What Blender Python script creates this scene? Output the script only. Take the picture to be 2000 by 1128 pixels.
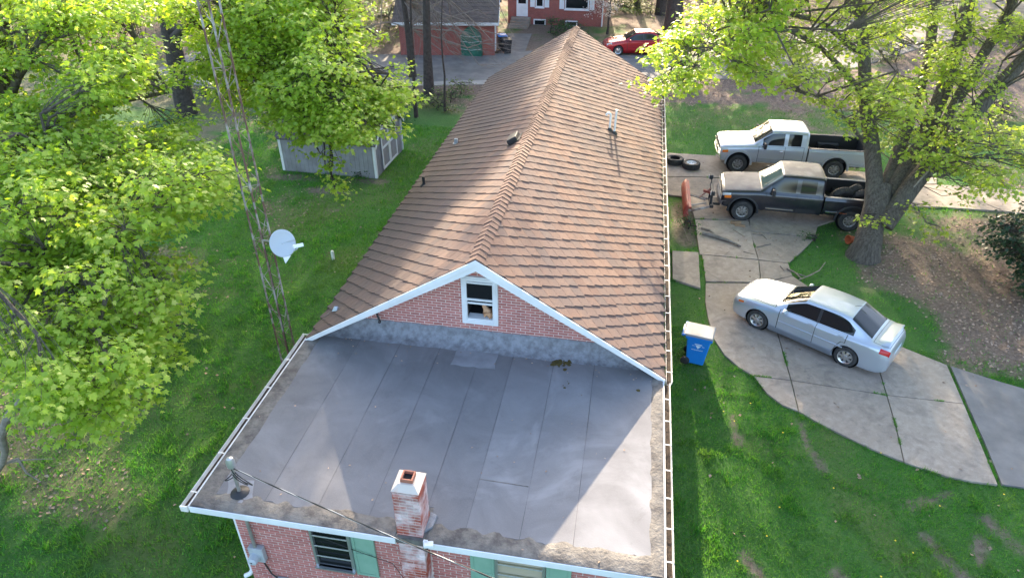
import bpy, math, random
import numpy as np
from mathutils import Matrix, Vector
random.seed(7); rng = np.random.default_rng(7)
for o in list(bpy.data.objects): bpy.data.objects.remove(o)
S = bpy.context.scene
COL = S.collection
PI = math.pi; R = math.radians

# ------------------------------------------------------------------ camera, sky, sun, exposure
FPX = 1350.0; CH = 12.4
PIT = math.atan(884/FPX); YAW = math.atan(285/math.hypot(FPX, 884))
cd = bpy.data.cameras.new('camera'); cam = bpy.data.objects.new('camera', cd); COL.objects.link(cam)
cam.location = (0, 0, CH); cam.rotation_euler = (PI/2-PIT, 0, YAW)
cd.sensor_width = 36; cd.lens = FPX/2000*36; cd.clip_end = 3000; cd.clip_start = .1
S.camera = cam
SUN_EL, SUN_AZ = R(18.5), R(6)          # azimuth: left of +Y
w = bpy.data.worlds.new('World'); S.world = w; w.use_nodes = True
nt = w.node_tree; bg = nt.nodes['Background']
sky = nt.nodes.new('ShaderNodeTexSky'); sky.sky_type = 'NISHITA'; sky.sun_disc = False
sky.sun_elevation = SUN_EL; sky.sun_rotation = -SUN_AZ; sky.air_density = .8; sky.dust_density = 3.0; sky.ozone_density = .6
nt.links.new(sky.outputs[0], bg.inputs[0]); bg.inputs[1].default_value = 0.15
sd = bpy.data.lights.new('sun', 'SUN'); sun = bpy.data.objects.new('sun', sd); COL.objects.link(sun)
sd.energy = 3.6; sd.angle = R(0.53); sd.color = (1, .82, .59)
sdir = Vector((-math.sin(SUN_AZ)*math.cos(SUN_EL), math.cos(SUN_AZ)*math.cos(SUN_EL), math.sin(SUN_EL)))
sun.rotation_euler = sdir.to_track_quat('Z', 'Y').to_euler(); sun.location = (-10, 60, 40)
S.view_settings.view_transform = 'Standard'; S.view_settings.look = 'None'
S.view_settings.exposure = 2.5; S.view_settings.gamma = 1
S.render.resolution_x = 1024; S.render.resolution_y = 577
S.render.engine = 'CYCLES'
S.cycles.max_bounces = 6; S.cycles.transparent_max_bounces = 8

# ------------------------------------------------------------------ pixel -> world helpers (a pixel gives only a direction)
_sp, _cp, _sy, _cy = math.sin(PIT), math.cos(PIT), math.sin(YAW), math.cos(YAW)
_R = np.array([_cy, _sy, 0]); _FH = np.array([-_sy, _cy, 0])
_F = _FH*_cp+np.array([0, 0, -_sp]); _U = _FH*_sp+np.array([0, 0, _cp]); _C = np.array([0, 0, CH])
def ray(u, v): return _F+_R*(u-1000)/FPX-_U*(v-564)/FPX
def unp(u, v, z=0.): d = ray(u, v); return _C+d*((z-CH)/d[2])
def unpy(u, v, y): d = ray(u, v); return _C+d*(y/d[1])
def unt(u, v, t): return _C+ray(u, v)*t

# ------------------------------------------------------------------ object helpers
def link(o): COL.objects.link(o); return o
def wm(o):
    m = o.matrix_basis.copy()
    if o.parent: m = wm(o.parent) @ o.matrix_parent_inverse @ m
    return m
def par(o, p, local=False):
    o.parent = p
    if not local: o.matrix_parent_inverse = wm(p).inverted()
    return o
def tag(o, label=None, cat=None, group=None, kind=None):
    if label: o['label'] = label
    if cat: o['category'] = cat
    if group: o['group'] = group
    if kind: o['kind'] = kind
    return o
def empty(name, loc, rz=0, label=None, cat=None, group=None):
    o = bpy.data.objects.new(name, None); link(o); o.location = loc; o.rotation_euler = (0, 0, rz); o.empty_display_size = .2
    return tag(o, label, cat, group)
def rotz(a): c, s = math.cos(a), math.sin(a); return np.array([[c, -s, 0], [s, c, 0], [0, 0, 1.]])
def rotx(a): c, s = math.cos(a), math.sin(a); return np.array([[1., 0, 0], [0, c, -s], [0, s, c]])
def roty(a): c, s = math.cos(a), math.sin(a); return np.array([[c, 0, s], [0, 1., 0], [-s, 0, c]])
def nrm(v): v = np.asarray(v, float); return v/(np.linalg.norm(v)+1e-12)

class G:
    def __init__(s): s.v = []; s.f = []
    def add(s, vs, fs):
        n = len(s.v); s.v += [tuple(map(float, p)) for p in vs]; s.f += [tuple(i+n for i in f) for f in fs]; return s
    def box(s, c, d, rot=None):
        c = np.array(c, float); h = np.array(d, float)/2
        P = np.array([[x, y, z] for x in (-1, 1) for y in (-1, 1) for z in (-1, 1)])*h
        if rot is not None: P = P@rot.T
        return s.add(P+c, [(0, 1, 3, 2), (4, 6, 7, 5), (0, 4, 5, 1), (2, 3, 7, 6), (0, 2, 6, 4), (1, 5, 7, 3)])
    def bx(s, x0, x1, y0, y1, z0, z1): return s.box(((x0+x1)/2, (y0+y1)/2, (z0+z1)/2), (abs(x1-x0), abs(y1-y0), abs(z1-z0)))
    def prism(s, poly, off, flip=False):
        P = np.array(poly, float); n = len(P); Q = P+np.array(off, float)
        return s.add(list(P)+list(Q), [tuple(range(n))[::-1], tuple(range(n, 2*n))]+[(i, (i+1) % n, n+(i+1) % n, n+i) for i in range(n)])
    def tube(s, pts, rad, n=8, caps=True):
        pts = np.array(pts, float); m = len(pts)
        if np.isscalar(rad): rad = [rad]*m
        V = []; up = None
        for i in range(m):
            t = nrm(pts[min(i+1, m-1)]-pts[max(i-1, 0)])
            if up is None:
                a = np.array([0, 0, 1.]) if abs(t[2]) < .9 else np.array([1., 0, 0]); up = nrm(np.cross(t, a))
            else: up = nrm(up-t*(up@t))
            b = np.cross(t, up)
            for k in range(n):
                a = 2*PI*k/n; V.append(pts[i]+rad[i]*(math.cos(a)*up+math.sin(a)*b))
        F = [(i*n+k, i*n+(k+1) % n, (i+1)*n+(k+1) % n, (i+1)*n+k) for i in range(m-1) for k in range(n)]
        if caps: F += [tuple(range(n))[::-1], tuple(range((m-1)*n, m*n))]
        return s.add(V, F)
    def lathe(s, prof, n=24, axis='z', c=(0, 0, 0), closed=False):
        V = []
        for r, h in prof:
            for k in range(n):
                a = 2*PI*k/n; x, y = r*math.cos(a), r*math.sin(a)
                V.append((x, y, h) if axis == 'z' else ((x, h, y) if axis == 'y' else (h, x, y)))
        m = len(prof); V = np.array(V)+np.array(c)
        F = [(i*n+k, i*n+(k+1) % n, ((i+1) % m)*n+(k+1) % n, ((i+1) % m)*n+k) for i in range(m if closed else m-1) for k in range(n)]
        return s.add(V, F)
    def grid(s, A):
        A = np.array(A, float); a, b = A.shape[:2]
        return s.add(A.reshape(-1, 3), [(i*b+j, i*b+j+1, (i+1)*b+j+1, (i+1)*b+j) for i in range(a-1) for j in range(b-1)])
    def xf(s, rot=None, off=(0, 0, 0)):
        V = np.array(s.v)
        if rot is not None: V = V@np.array(rot).T
        s.v = [tuple(p) for p in V+np.array(off)]; return s
    def mesh(s, name):
        me = bpy.data.meshes.new(name); me.from_pydata(s.v, [], s.f); me.update(); return me
    def obj(s, name, m, parent=None, smooth=False, bevel=0, local=False, fixn=True):
        me = s.mesh(name)
        if fixn:
            import bmesh
            b = bmesh.new(); b.from_mesh(me); bmesh.ops.recalc_face_normals(b, faces=b.faces); b.to_mesh(me); b.free()
        return mobj(name, me, m, parent, smooth, bevel, local)
def mobj(name, me, m, parent=None, smooth=False, bevel=0, local=False):
    if m is not None and not me.materials: me.materials.append(m)
    o = bpy.data.objects.new(name, me); link(o)
    if parent: par(o, parent, local)
    if smooth:
        me.polygons.foreach_set('use_smooth', [True]*len(me.polygons)); me.set_sharp_from_angle(angle=R(smooth if smooth is not True else 40))
    if bevel:
        b = o.modifiers.new('b', 'BEVEL'); b.width = bevel; b.segments = 2; b.limit_method = 'ANGLE'; b.angle_limit = R(40)
    return o
def npmesh(name, V, sizes, loops):
    me = bpy.data.meshes.new(name)
    V = np.ascontiguousarray(V, np.float32); loops = np.ascontiguousarray(loops, np.int32).ravel()
    sizes = np.asarray(sizes, np.int32)
    me.vertices.add(len(V)); me.vertices.foreach_set('co', V.ravel())
    me.loops.add(len(loops)); me.loops.foreach_set('vertex_index', loops)
    me.polygons.add(len(sizes)); st = np.concatenate([[0], np.cumsum(sizes)[:-1]]).astype(np.int32)
    me.polygons.foreach_set('loop_start', st); me.polygons.foreach_set('loop_total', sizes)
    me.polygons.foreach_set('use_smooth', np.zeros(len(sizes), bool)); me.update(calc_edges=True); me.validate(); return me
def instmesh(name, T, faces, M, off):
    """T template (k,3); M (n,3,3) rows=axes; off (n,3); same faces repeated"""
    n = len(off); k = len(T)
    V = np.einsum('kc,ncd->nkd', T, M)+off[:, None, :]
    lp = np.concatenate([np.array(f) for f in faces]); sz = np.array([len(f) for f in faces])
    L = (lp[None, :]+(np.arange(n)*k)[:, None]).ravel()
    return npmesh(name, V.reshape(-1, 3), np.tile(sz, n), L)
# smooth value noise on numpy arrays
def vnoise(x, y, sc, seed=0):
    x = np.asarray(x, float)/sc+seed*17.31; y = np.asarray(y, float)/sc+seed*9.17
    xi = np.floor(x).astype(np.int64); yi = np.floor(y).astype(np.int64); fx = x-xi; fy = y-yi
    fx = fx*fx*(3-2*fx); fy = fy*fy*(3-2*fy)
    def h(a, b):
        n = (a*374761393+b*668265263+seed*1442695041) & 0x7fffffff
        n = ((n ^ (n >> 13))*1274126177) & 0x7fffffff
        return ((n ^ (n >> 16)) & 0xffff)/65535.
    return (h(xi, yi)*(1-fx)+h(xi+1, yi)*fx)*(1-fy)+(h(xi, yi+1)*(1-fx)+h(xi+1, yi+1)*fx)*fy
def fbm(x, y, sc, seed=0, o=4):
    s = 0; a = .5; t = 0
    for i in range(o): s = s+a*vnoise(x, y, sc/2**i, seed+i); t += a; a *= .55
    return s/t

# ------------------------------------------------------------------ materials
def new_mat(name):
    m = bpy.data.materials.new(name); m.use_nodes = True
    return m, m.node_tree, m.node_tree.nodes['Principled BSDF']
def N(nt, t, **kw):
    n = nt.nodes.new(t)
    for k, v in kw.items(): setattr(n, k, v)
    return n
def mixc(nt, fac, a, b, mode='MIX'):
    n = N(nt, 'ShaderNodeMix', data_type='RGBA', blend_type=mode)
    for idx, val in ((0, fac), (6, a), (7, b)):
        if hasattr(val, 'links'): nt.links.new(val, n.inputs[idx])
        elif idx == 0: n.inputs[0].default_value = val
        else: n.inputs[idx].default_value = (*val, 1) if len(val) == 3 else val
    return n.outputs[2]
def noise(nt, sc, detail=4, rough=.6, co='Object', dist=0):
    tc = N(nt, 'ShaderNodeTexCoord'); n = N(nt, 'ShaderNodeTexNoise'); n.inputs['Scale'].default_value = sc
    n.inputs['Detail'].default_value = detail; n.inputs['Roughness'].default_value = rough; n.inputs['Distortion'].default_value = dist
    if co == 'World': tc = N(nt, 'ShaderNodeNewGeometry'); nt.links.new(tc.outputs['Position'], n.inputs['Vector'])
    else: nt.links.new(tc.outputs[co], n.inputs['Vector'])
    return n.outputs['Fac']
def ramp(nt, x, a, b):
    r = N(nt, 'ShaderNodeMapRange'); r.inputs[1].default_value = a; r.inputs[2].default_value = b; r.clamp = True
    nt.links.new(x, r.inputs[0]); return r.outputs[0]
def math_(nt, op, a, b=None):
    n = N(nt, 'ShaderNodeMath', operation=op)
    for i, v in enumerate((a, b)):
        if v is None: continue
        if hasattr(v, 'links'): nt.links.new(v, n.inputs[i])
        else: n.inputs[i].default_value = v
    return n.outputs[0]
def rnd(nt):
    g = N(nt, 'ShaderNodeNewGeometry'); o = N(nt, 'ShaderNodeObjectInfo')
    return math_(nt, 'FRACT', math_(nt, 'ADD', g.outputs['Random Per Island'], o.outputs['Random']))
def bump(nt, b, h, st, d=.01):
    n = N(nt, 'ShaderNodeBump'); n.inputs['Strength'].default_value = st; n.inputs['Distance'].default_value = d
    nt.links.new(h, n.inputs['Height']); nt.links.new(n.outputs[0], b.inputs['Normal'])
def pm(name, c1, c2=None, sc=6, lo=.35, hi=.65, rough=.8, metal=0, bmp=0, bd=.01, bsc=None, jit=0, coat=0, detail=5, spec=None, co='Object'):
    m, nt, b = new_mat(name)
    col = None
    if c2 is not None:
        f = ramp(nt, noise(nt, sc, detail, co=co), lo, hi); col = mixc(nt, f, c1, c2)
    if jit:
        r = rnd(nt); hv = N(nt, 'ShaderNodeHueSaturation'); v = N(nt, 'ShaderNodeMapRange')
        v.inputs[3].default_value = 1-jit; v.inputs[4].default_value = 1+jit; nt.links.new(r, v.inputs[0]); nt.links.new(v.outputs[0], hv.inputs['Value'])
        if col is None: hv.inputs['Color'].default_value = (*c1, 1)
        else: nt.links.new(col, hv.inputs['Color'])
        col = hv.outputs[0]
    if col is None: b.inputs['Base Color'].default_value = (*c1, 1)
    else: nt.links.new(col, b.inputs['Base Color'])
    b.inputs['Roughness'].default_value = rough; b.inputs['Metallic'].default_value = metal
    if coat: b.inputs['Coat Weight'].default_value = coat; b.inputs['Coat Roughness'].default_value = .06
    if spec is not None: b.inputs['Specular IOR Level'].default_value = spec
    if bmp: bump(nt, b, noise(nt, bsc or sc*4, 4), bmp, bd)
    return m
def leafmat(name, c1, c2, c3, trans=.5, rough=.45):
    m, nt, b = new_mat(name); g = N(nt, 'ShaderNodeNewGeometry'); r = g.outputs['Random Per Island']
    c = mixc(nt, ramp(nt, r, 0, .6), c1, c2); c = mixc(nt, ramp(nt, r, .75, 1), c, c3)
    nt.links.new(c, b.inputs['Base Color']); b.inputs['Roughness'].default_value = rough
    t = N(nt, 'ShaderNodeBsdfTranslucent'); hv = N(nt, 'ShaderNodeHueSaturation'); hv.inputs['Value'].default_value = 1.5; hv.inputs['Saturation'].default_value = 1.1
    hv.inputs['Hue'].default_value = .49
    nt.links.new(c, hv.inputs['Color']); nt.links.new(hv.outputs[0], t.inputs[0])
    mx = N(nt, 'ShaderNodeMixShader'); mx.inputs[0].default_value = trans
    nt.links.new(b.outputs[0], mx.inputs[1]); nt.links.new(t.outputs[0], mx.inputs[2])
    nt.links.new(mx.outputs[0], nt.nodes['Material Output'].inputs[0]); return m

M = {}
M['brick'] = pm('brick', (.43, .150, .128), (.49, .19, .162), 3, jit=.13, rough=.9, bmp=.4, bd=.003, bsc=60, co='World')
M['mortar'] = pm('mortar', (.80, .69, .63), (.70, .58, .52), 5, rough=.95, bmp=.3, bd=.004, bsc=50)
M['chbrick'] = pm('chimney brick', (.36, .085, .055), (.66, .54, .54), 2.6, lo=.40, hi=.62, jit=.2, rough=.9, bmp=.4, bd=.003, bsc=60, co='World')
M['chmortar'] = pm('chimney mortar', (.50, .42, .38), (.66, .58, .56), 4, rough=.95)
M['white'] = pm('white paint', (.80, .82, .84), (.70, .72, .73), 2, rough=.45)
M['gutter'] = pm('gutter paint', (.78, .76, .72), (.60, .57, .50), 4, rough=.5)
M['rot'] = pm('gutter debris', (.018, .014, .011), (.06, .04, .026), 25, rough=1, bmp=.6, bd=.02)
M['green'] = pm('shutter green', (.20, .36, .265), (.235, .40, .30), 4, rough=.6)
M['alu'] = pm('aluminium', (.55, .57, .58), rough=.4, metal=.8)
M['greymetal'] = pm('grey meter paint', (.42, .45, .47), (.36, .38, .40), 8, rough=.5)
M['galv'] = pm('galvanised', (.30, .29, .27), (.40, .38, .35), 10, rough=.6, metal=.6)
M['black'] = pm('black plastic', (.025, .025, .027), rough=.55)
M['cable'] = pm('cable jacket', (.02, .02, .02), rough=.6)
M['bare'] = pm('bare cable', (.50, .48, .45), rough=.5, metal=.4)
M['pvc'] = pm('white pvc', (.78, .79, .76), rough=.35)
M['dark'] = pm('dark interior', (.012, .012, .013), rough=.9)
M['cream'] = pm('blind', (.42, .36, .26), rough=.8)
M['tan'] = pm('soffit', (.45, .42, .38), rough=.8)
M['terracotta'] = pm('terracotta', (.55, .14, .05), (.48, .11, .04), 6, rough=.8)
M['bark'] = pm('bark', (.080, .066, .053), (.155, .13, .105), 7, lo=.4, hi=.6, rough=1, bmp=1, bd=.05, bsc=14)
def barkmat(name, c1, c2):
    m, nt, b = new_mat(name); g = N(nt, 'ShaderNodeNewGeometry'); mp = N(nt, 'ShaderNodeMapping'); mp.inputs['Scale'].default_value = (1, 1, .14); nt.links.new(g.outputs['Position'], mp.inputs[0])
    def nz(sc, d): n = N(nt, 'ShaderNodeTexNoise'); n.inputs['Scale'].default_value = sc; n.inputs['Detail'].default_value = d; n.inputs['Roughness'].default_value = .7; nt.links.new(mp.outputs[0], n.inputs['Vector']); return n.outputs['Fac']
    c = mixc(nt, ramp(nt, nz(16, 6), .38, .62), c1, c2); c = mixc(nt, math_(nt, 'MULTIPLY', ramp(nt, noise(nt, 1.2, 4, co='World'), .5, .7), .4), c, (.16, .15, .12))
    nt.links.new(c, b.inputs['Base Color']); b.inputs['Roughness'].default_value = 1; bump(nt, b, nz(22, 6), 1, .06); return m
M['bark'] = barkmat('bark', (.066, .054, .043), (.16, .135, .11))
M['barkdark'] = pm('dark bark', (.045, .036, .03), (.085, .07, .06), 7, rough=1, bmp=1, bd=.05, bsc=14)
M['twig'] = pm('twig', (.20, .16, .13), (.30, .25, .21), 5, rough=1)
M['palelimb'] = pm('pale limb', (.30, .27, .23), (.17, .15, .12), 6, rough=1, bmp=.6, bd=.02)
M['tyre'] = pm('rubber', (.028, .028, .028), (.055, .053, .05), 9, rough=.85)
M['rim'] = pm('alloy', (.62, .62, .62), rough=.28, metal=.9)
M['rimdirty'] = pm('dull steel', (.42, .41, .39), (.22, .20, .18), 14, rough=.5, metal=.7)
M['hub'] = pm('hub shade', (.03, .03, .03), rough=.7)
M['chrome'] = pm('chrome', (.75, .75, .76), rough=.15, metal=1)
def carpaint(name, c, met=.55, rough=.32, dirt=None):
    m, nt, b = new_mat(name)
    b.inputs['Base Color'].default_value = (*c, 1)
    if dirt:
        f = ramp(nt, noise(nt, 3, 6), .45, .75); nt.links.new(mixc(nt, f, c, dirt), b.inputs['Base Color'])
    b.inputs['Metallic'].default_value = met; b.inputs['Roughness'].default_value = rough
    b.inputs['Coat Weight'].default_value = .8; b.inputs['Coat Roughness'].default_value = .04; return m
M['silver'] = carpaint('silver paint', (.52, .57, .63), .6, .35)
M['silver2'] = carpaint('silver truck paint', (.46, .49, .53), .55, .38)
M['truckblack'] = carpaint('black truck paint', (.010, .011, .018), .0, .3, (.03, .028, .03))
M['hoodfade'] = pm('faded hood', (.075, .07, .078), (.15, .14, .14), 2.5, rough=.5)
M['rooffade'] = pm('faded roof', (.075, .07, .065), (.20, .19, .18), 2.2, lo=.45, hi=.75, rough=.5)
M['red'] = carpaint('red paint', (.42, .012, .018), .25, .3)
M['trimgrey'] = pm('grey cladding', (.17, .17, .18), (.22, .22, .22), 5, rough=.7)
def glass(name, c, rough=.04):
    m, nt, b = new_mat(name); b.inputs['Base Color'].default_value = (*c, 1); b.inputs['Roughness'].default_value = rough
    b.inputs['Specular IOR Level'].default_value = .5; b.inputs['Coat Weight'].default_value = 0; b.inputs['Coat Roughness'].default_value = .02; return m
M['glass'] = glass('car glass', (.012, .016, .017))
M['winglass'] = glass('window glass', (.012, .014, .015), .08); M['winglass'].node_tree.nodes['Principled BSDF'].inputs['Coat Weight'].default_value = 0; M['winglass'].node_tree.nodes['Principled BSDF'].inputs['Specular IOR Level'].default_value = .25
M['glassgreen'] = glass('sun bleached windscreen', (.10, .15, .14))
M['amber'] = glass('amber lens', (.75, .18, .02), .2)
M['redlens'] = glass('red lens', (.5, .01, .015), .2)
M['lens'] = glass('clear lens', (.55, .56, .55), .12)
M['plow'] = pm('plow red', (.36, .045, .03), (.27, .075, .055), 4, rough=.6)
M['rust'] = pm('rust', (.17, .10, .075), (.42, .40, .38), 2.2, lo=.46, hi=.60, rough=.8, metal=.2, detail=8)
M['dish'] = pm('dish grey', (.46, .50, .54), rough=.5)
M['blue'] = pm('bin blue', (.010, .19, .62), (.013, .21, .66), 6, rough=.42)
M['binlid'] = pm('bin lid faded', (.26, .26, .265), (.32, .315, .31), 5, rough=.6)
M['print'] = pm('white print', (.62, .74, .85), rough=.6)
M['concrete'] = None
def concrete():
    m, nt, b = new_mat('concrete')
    c = mixc(nt, ramp(nt, noise(nt, .7, 6, .7), .35, .7), (.38, .315, .25), (.27, .222, .18))
    c = mixc(nt, ramp(nt, noise(nt, 5, 6, .7), .45, .75), c, (.44, .37, .30))
    c = mixc(nt, math_(nt, 'MULTIPLY', ramp(nt, noise(nt, 1.3, 6, .7, dist=1), .50, .72), .8), c, (.19, .16, .135)); c = mixc(nt, math_(nt, 'MULTIPLY', ramp(nt, noise(nt, 4.5, 5, .75), .56, .70), .5), c, (.16, .14, .12))
    o = N(nt, 'ShaderNodeObjectInfo'); hv = N(nt, 'ShaderNodeHueSaturation'); mr = N(nt, 'ShaderNodeMapRange'); mr.inputs[3].default_value = .82; mr.inputs[4].default_value = 1.1
    nt.links.new(o.outputs['Random'], mr.inputs[0]); nt.links.new(mr.outputs[0], hv.inputs['Value']); nt.links.new(c, hv.inputs['Color'])
    c = mixc(nt, math_(nt, 'MULTIPLY', ramp(nt, noise(nt, 90, 2), .62, .7), .6), hv.outputs[0], (.12, .11, .10))
    nt.links.new(c, b.inputs['Base Color']); b.inputs['Roughness'].default_value = .9
    bump(nt, b, noise(nt, 60, 4), .35, .01); return m
M['concrete'] = concrete()
M['asphalt'] = pm('asphalt', (.17, .158, .15), (.25, .232, .215), 1.2, rough=.9, bmp=.6, bd=.01, bsc=90, detail=8)
M['sunapron'] = pm('sunlit apron', (.42, .38, .33), (.33, .30, .26), 2, rough=.9)  # light tone carries the sun falling on the road edge
def membrane():
    m, nt, b = new_mat('roof membrane')
    c = mixc(nt, ramp(nt, noise(nt, .9, 7, .65, dist=.6), .38, .66), (.152, .150, .156), (.198, .196, .203))
    c = mixc(nt, ramp(nt, noise(nt, .45, 5, .6, dist=1.2), .54, .80), c, (.29, .29, .30))
    c = mixc(nt, ramp(nt, noise(nt, 1.6, 7, .75, dist=.5), .58, .84), c, (.125, .12, .122))
    o = N(nt, 'ShaderNodeObjectInfo'); hv = N(nt, 'ShaderNodeHueSaturation'); mr = N(nt, 'ShaderNodeMapRange'); mr.inputs[3].default_value = .9; mr.inputs[4].default_value = 1.12
    nt.links.new(o.outputs['Random'], mr.inputs[0]); nt.links.new(mr.outputs[0], hv.inputs['Value']); nt.links.new(c, hv.inputs['Color'])
    c = mixc(nt, math_(nt, 'MULTIPLY', ramp(nt, noise(nt, 120, 2), .55, .7), .35), hv.outputs[0], (.33, .33, .34))
    nt.links.new(c, b.inputs['Base Color']); b.inputs['Roughness'].default_value = .85; b.inputs['Specular IOR Level'].default_value = .25
    bump(nt, b, noise(nt, 40, 4), .3, .006); return m
M['membrane'] = membrane()
M['seam'] = pm('seam bitumen', (.075, .075, .08), rough=.8)
M['patch'] = pm('silver patch coating', (.26, .265, .285), (.17, .172, .186), 2.2, lo=.4, hi=.7, rough=.7, bmp=.3, bd=.005)
M['tar'] = pm('tar edge', (.075, .068, .065), (.19, .175, .155), 5, rough=.85, bmp=.9, bd=.02, bsc=18, detail=8)
M['flash'] = pm('tarred flashing', (.135, .138, .152), (.245, .26, .29), 7, lo=.34, hi=.62, rough=.6, bmp=1, bd=.03, bsc=9, detail=8)
M['moss'] = pm('moss', (.07, .055, .015), (.11, .085, .02), 20, rough=1, bmp=1, bd=.02)
def shinglemat():
    m, nt, b = new_mat('shingle'); r = rnd(nt)
    c = mixc(nt, ramp(nt, r, 0, .5), (.175, .100, .074), (.225, .138, .100)); c = mixc(nt, ramp(nt, r, .55, .95), c, (.142, .098, .084))
    c = mixc(nt, math_(nt, 'MULTIPLY', ramp(nt, noise(nt, .35, 6, .65, co='World', dist=.8), .42, .66), .85), c, (.110, .082, .080))
    c = mixc(nt, math_(nt, 'MULTIPLY', ramp(nt, noise(nt, 2.6, 5, .7, co='World'), .52, .70), .6), c, (.118, .092, .084))
    c = mixc(nt, math_(nt, 'MULTIPLY', ramp(nt, noise(nt, 1.1, 6, .7, co='World'), .66, .74), .7), c, (.23, .10, .06))
    # left slope: grey lichen and moss, with its shade also put into the colour
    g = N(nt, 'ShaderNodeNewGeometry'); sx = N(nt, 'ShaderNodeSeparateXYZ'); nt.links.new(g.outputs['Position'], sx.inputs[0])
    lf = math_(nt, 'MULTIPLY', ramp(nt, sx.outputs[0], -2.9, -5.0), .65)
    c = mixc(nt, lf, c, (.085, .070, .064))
    nt.links.new(c, b.inputs['Base Color']); b.inputs['Roughness'].default_value = .95
    bump(nt, b, noise(nt, 90, 3, co='World'), .5, .006); return m
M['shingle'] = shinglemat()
M['cap'] = pm('ridge cap', (.22, .135, .10), (.175, .108, .082), 3, jit=.10, rough=.95, bmp=.5, bd=.006, bsc=80, co='World')
M['felt'] = pm('roof felt', (.06, .045, .04), rough=1)
M['sheds'] = pm('shed boards', (.30, .30, .33), (.23, .225, .235), 2, rough=.8)
M['shedroof'] = pm('shed roof', (.085, .075, .085), (.12, .11, .12), 3, jit=.2, rough=.95)
M['cat'] = pm('ginger fur', (.48, .24, .12), (.58, .36, .22), 14, rough=.95)
M['wood'] = pm('cut wood', (.42, .27, .16), (.30, .19, .11), 6, rough=.9)
def brickfar(name, c1, c2, mo, sc=1.0):
    m, nt, b = new_mat(name); tc = N(nt, 'ShaderNodeTexCoord'); mp = N(nt, 'ShaderNodeMapping'); mp.inputs['Rotation'].default_value = (PI/2, 0, 0)
    nt.links.new(tc.outputs['Object'], mp.inputs[0]); t = N(nt, 'ShaderNodeTexBrick'); t.inputs['Scale'].default_value = sc
    t.inputs['Brick Width'].default_value = .203; t.inputs['Row Height'].default_value = .068; t.inputs['Mortar Size'].default_value = .005
    t.inputs['Color1'].default_value = (*c1, 1); t.inputs['Color2'].default_value = (*c2, 1); t.inputs['Mortar'].default_value = (*mo, 1)
    nt.links.new(mp.outputs[0], t.inputs[0])
    c = mixc(nt, math_(nt, 'MULTIPLY', ramp(nt, noise(nt, 1.2, 5), .5, .75), .4), t.outputs[0], (.14, .06, .05))
    nt.links.new(c, b.inputs['Base Color']); b.inputs['Roughness'].default_value = .9; return m
M['brickfar'] = brickfar('neighbour brick', (.34, .085, .065), (.27, .07, .055), (.36, .26, .23))
M['brickside'] = brickfar('side brick', (.36, .11, .09), (.42, .14, .11), (.55, .44, .40))
M['roofbrown'] = pm('neighbour roof', (.10, .075, .065), (.15, .115, .10), 2, rough=.95, bmp=.5, bsc=30)
M['tarp'] = pm('green tarp', (.012, .10, .065), (.03, .17, .12), 4, rough=.5, bmp=.8, bd=.06, bsc=5)
M['leafA'] = leafmat('maple leaf', (.255, .40, .05), (.36, .50, .07), (.52, .58, .15), .55)
M['leafC'] = leafmat('young leaf', (.25, .36, .05), (.35, .46, .07), (.46, .53, .13), .55)
M['leafdark'] = leafmat('evergreen leaf', (.018, .05, .022), (.03, .075, .03), (.05, .10, .04), .15, .35)
M['leafbush'] = leafmat('undergrowth leaf', (.09, .15, .03), (.15, .20, .05), (.25, .26, .09), .4)
M['leafivy'] = leafmat('ivy leaf', (.025, .09, .015), (.045, .13, .025), (.07, .17, .03), .3)
M['blossom'] = leafmat('blossom', (.62, .55, .52), (.70, .64, .60), (.55, .46, .42), .4)
M['leafwood'] = leafmat('woodland leaf', (.10, .17, .03), (.15, .22, .04), (.20, .26, .06), .3)
M['litter'] = pm('dead leaf', (.28, .19, .135), (.42, .31, .235), 3, jit=.35, rough=.95)
def grassblade():
    m, nt, b = new_mat('grass blade'); g = N(nt, 'ShaderNodeNewGeometry'); r = g.outputs['Random Per Island']
    c = mixc(nt, ramp(nt, r, 0, .55), (.030, .165, .016), (.062, .245, .026)); c = mixc(nt, ramp(nt, r, .8, 1), c, (.15, .30, .045))
    c = mixc(nt, ramp(nt, noise(nt, .45, 5), .5, .72), c, (.085, .19, .03)); c = mixc(nt, math_(nt, 'MULTIPLY', ramp(nt, noise(nt, 3.2, 4, .7), .52, .66), .7), c, (.12, .30, .035)); c = mixc(nt, math_(nt, 'MULTIPLY', ramp(nt, noise(nt, 2.1, 4, .7), .54, .68), .6), c, (.03, .11, .012))
    nt.links.new(c, b.inputs['Base Color']); b.inputs['Roughness'].default_value = .55
    t = N(nt, 'ShaderNodeBsdfTranslucent'); nt.links.new(mixc(nt, 1, c, (2.4, 1.9, 1.2), 'MULTIPLY'), t.inputs[0])
    mx = N(nt, 'ShaderNodeMixShader'); mx.inputs[0].default_value = .4
    nt.links.new(b.outputs[0], mx.inputs[1]); nt.links.new(t.outputs[0], mx.inputs[2]); nt.links.new(mx.outputs[0], nt.nodes['Material Output'].inputs[0]); return m
M['grass'] = grassblade()
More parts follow.
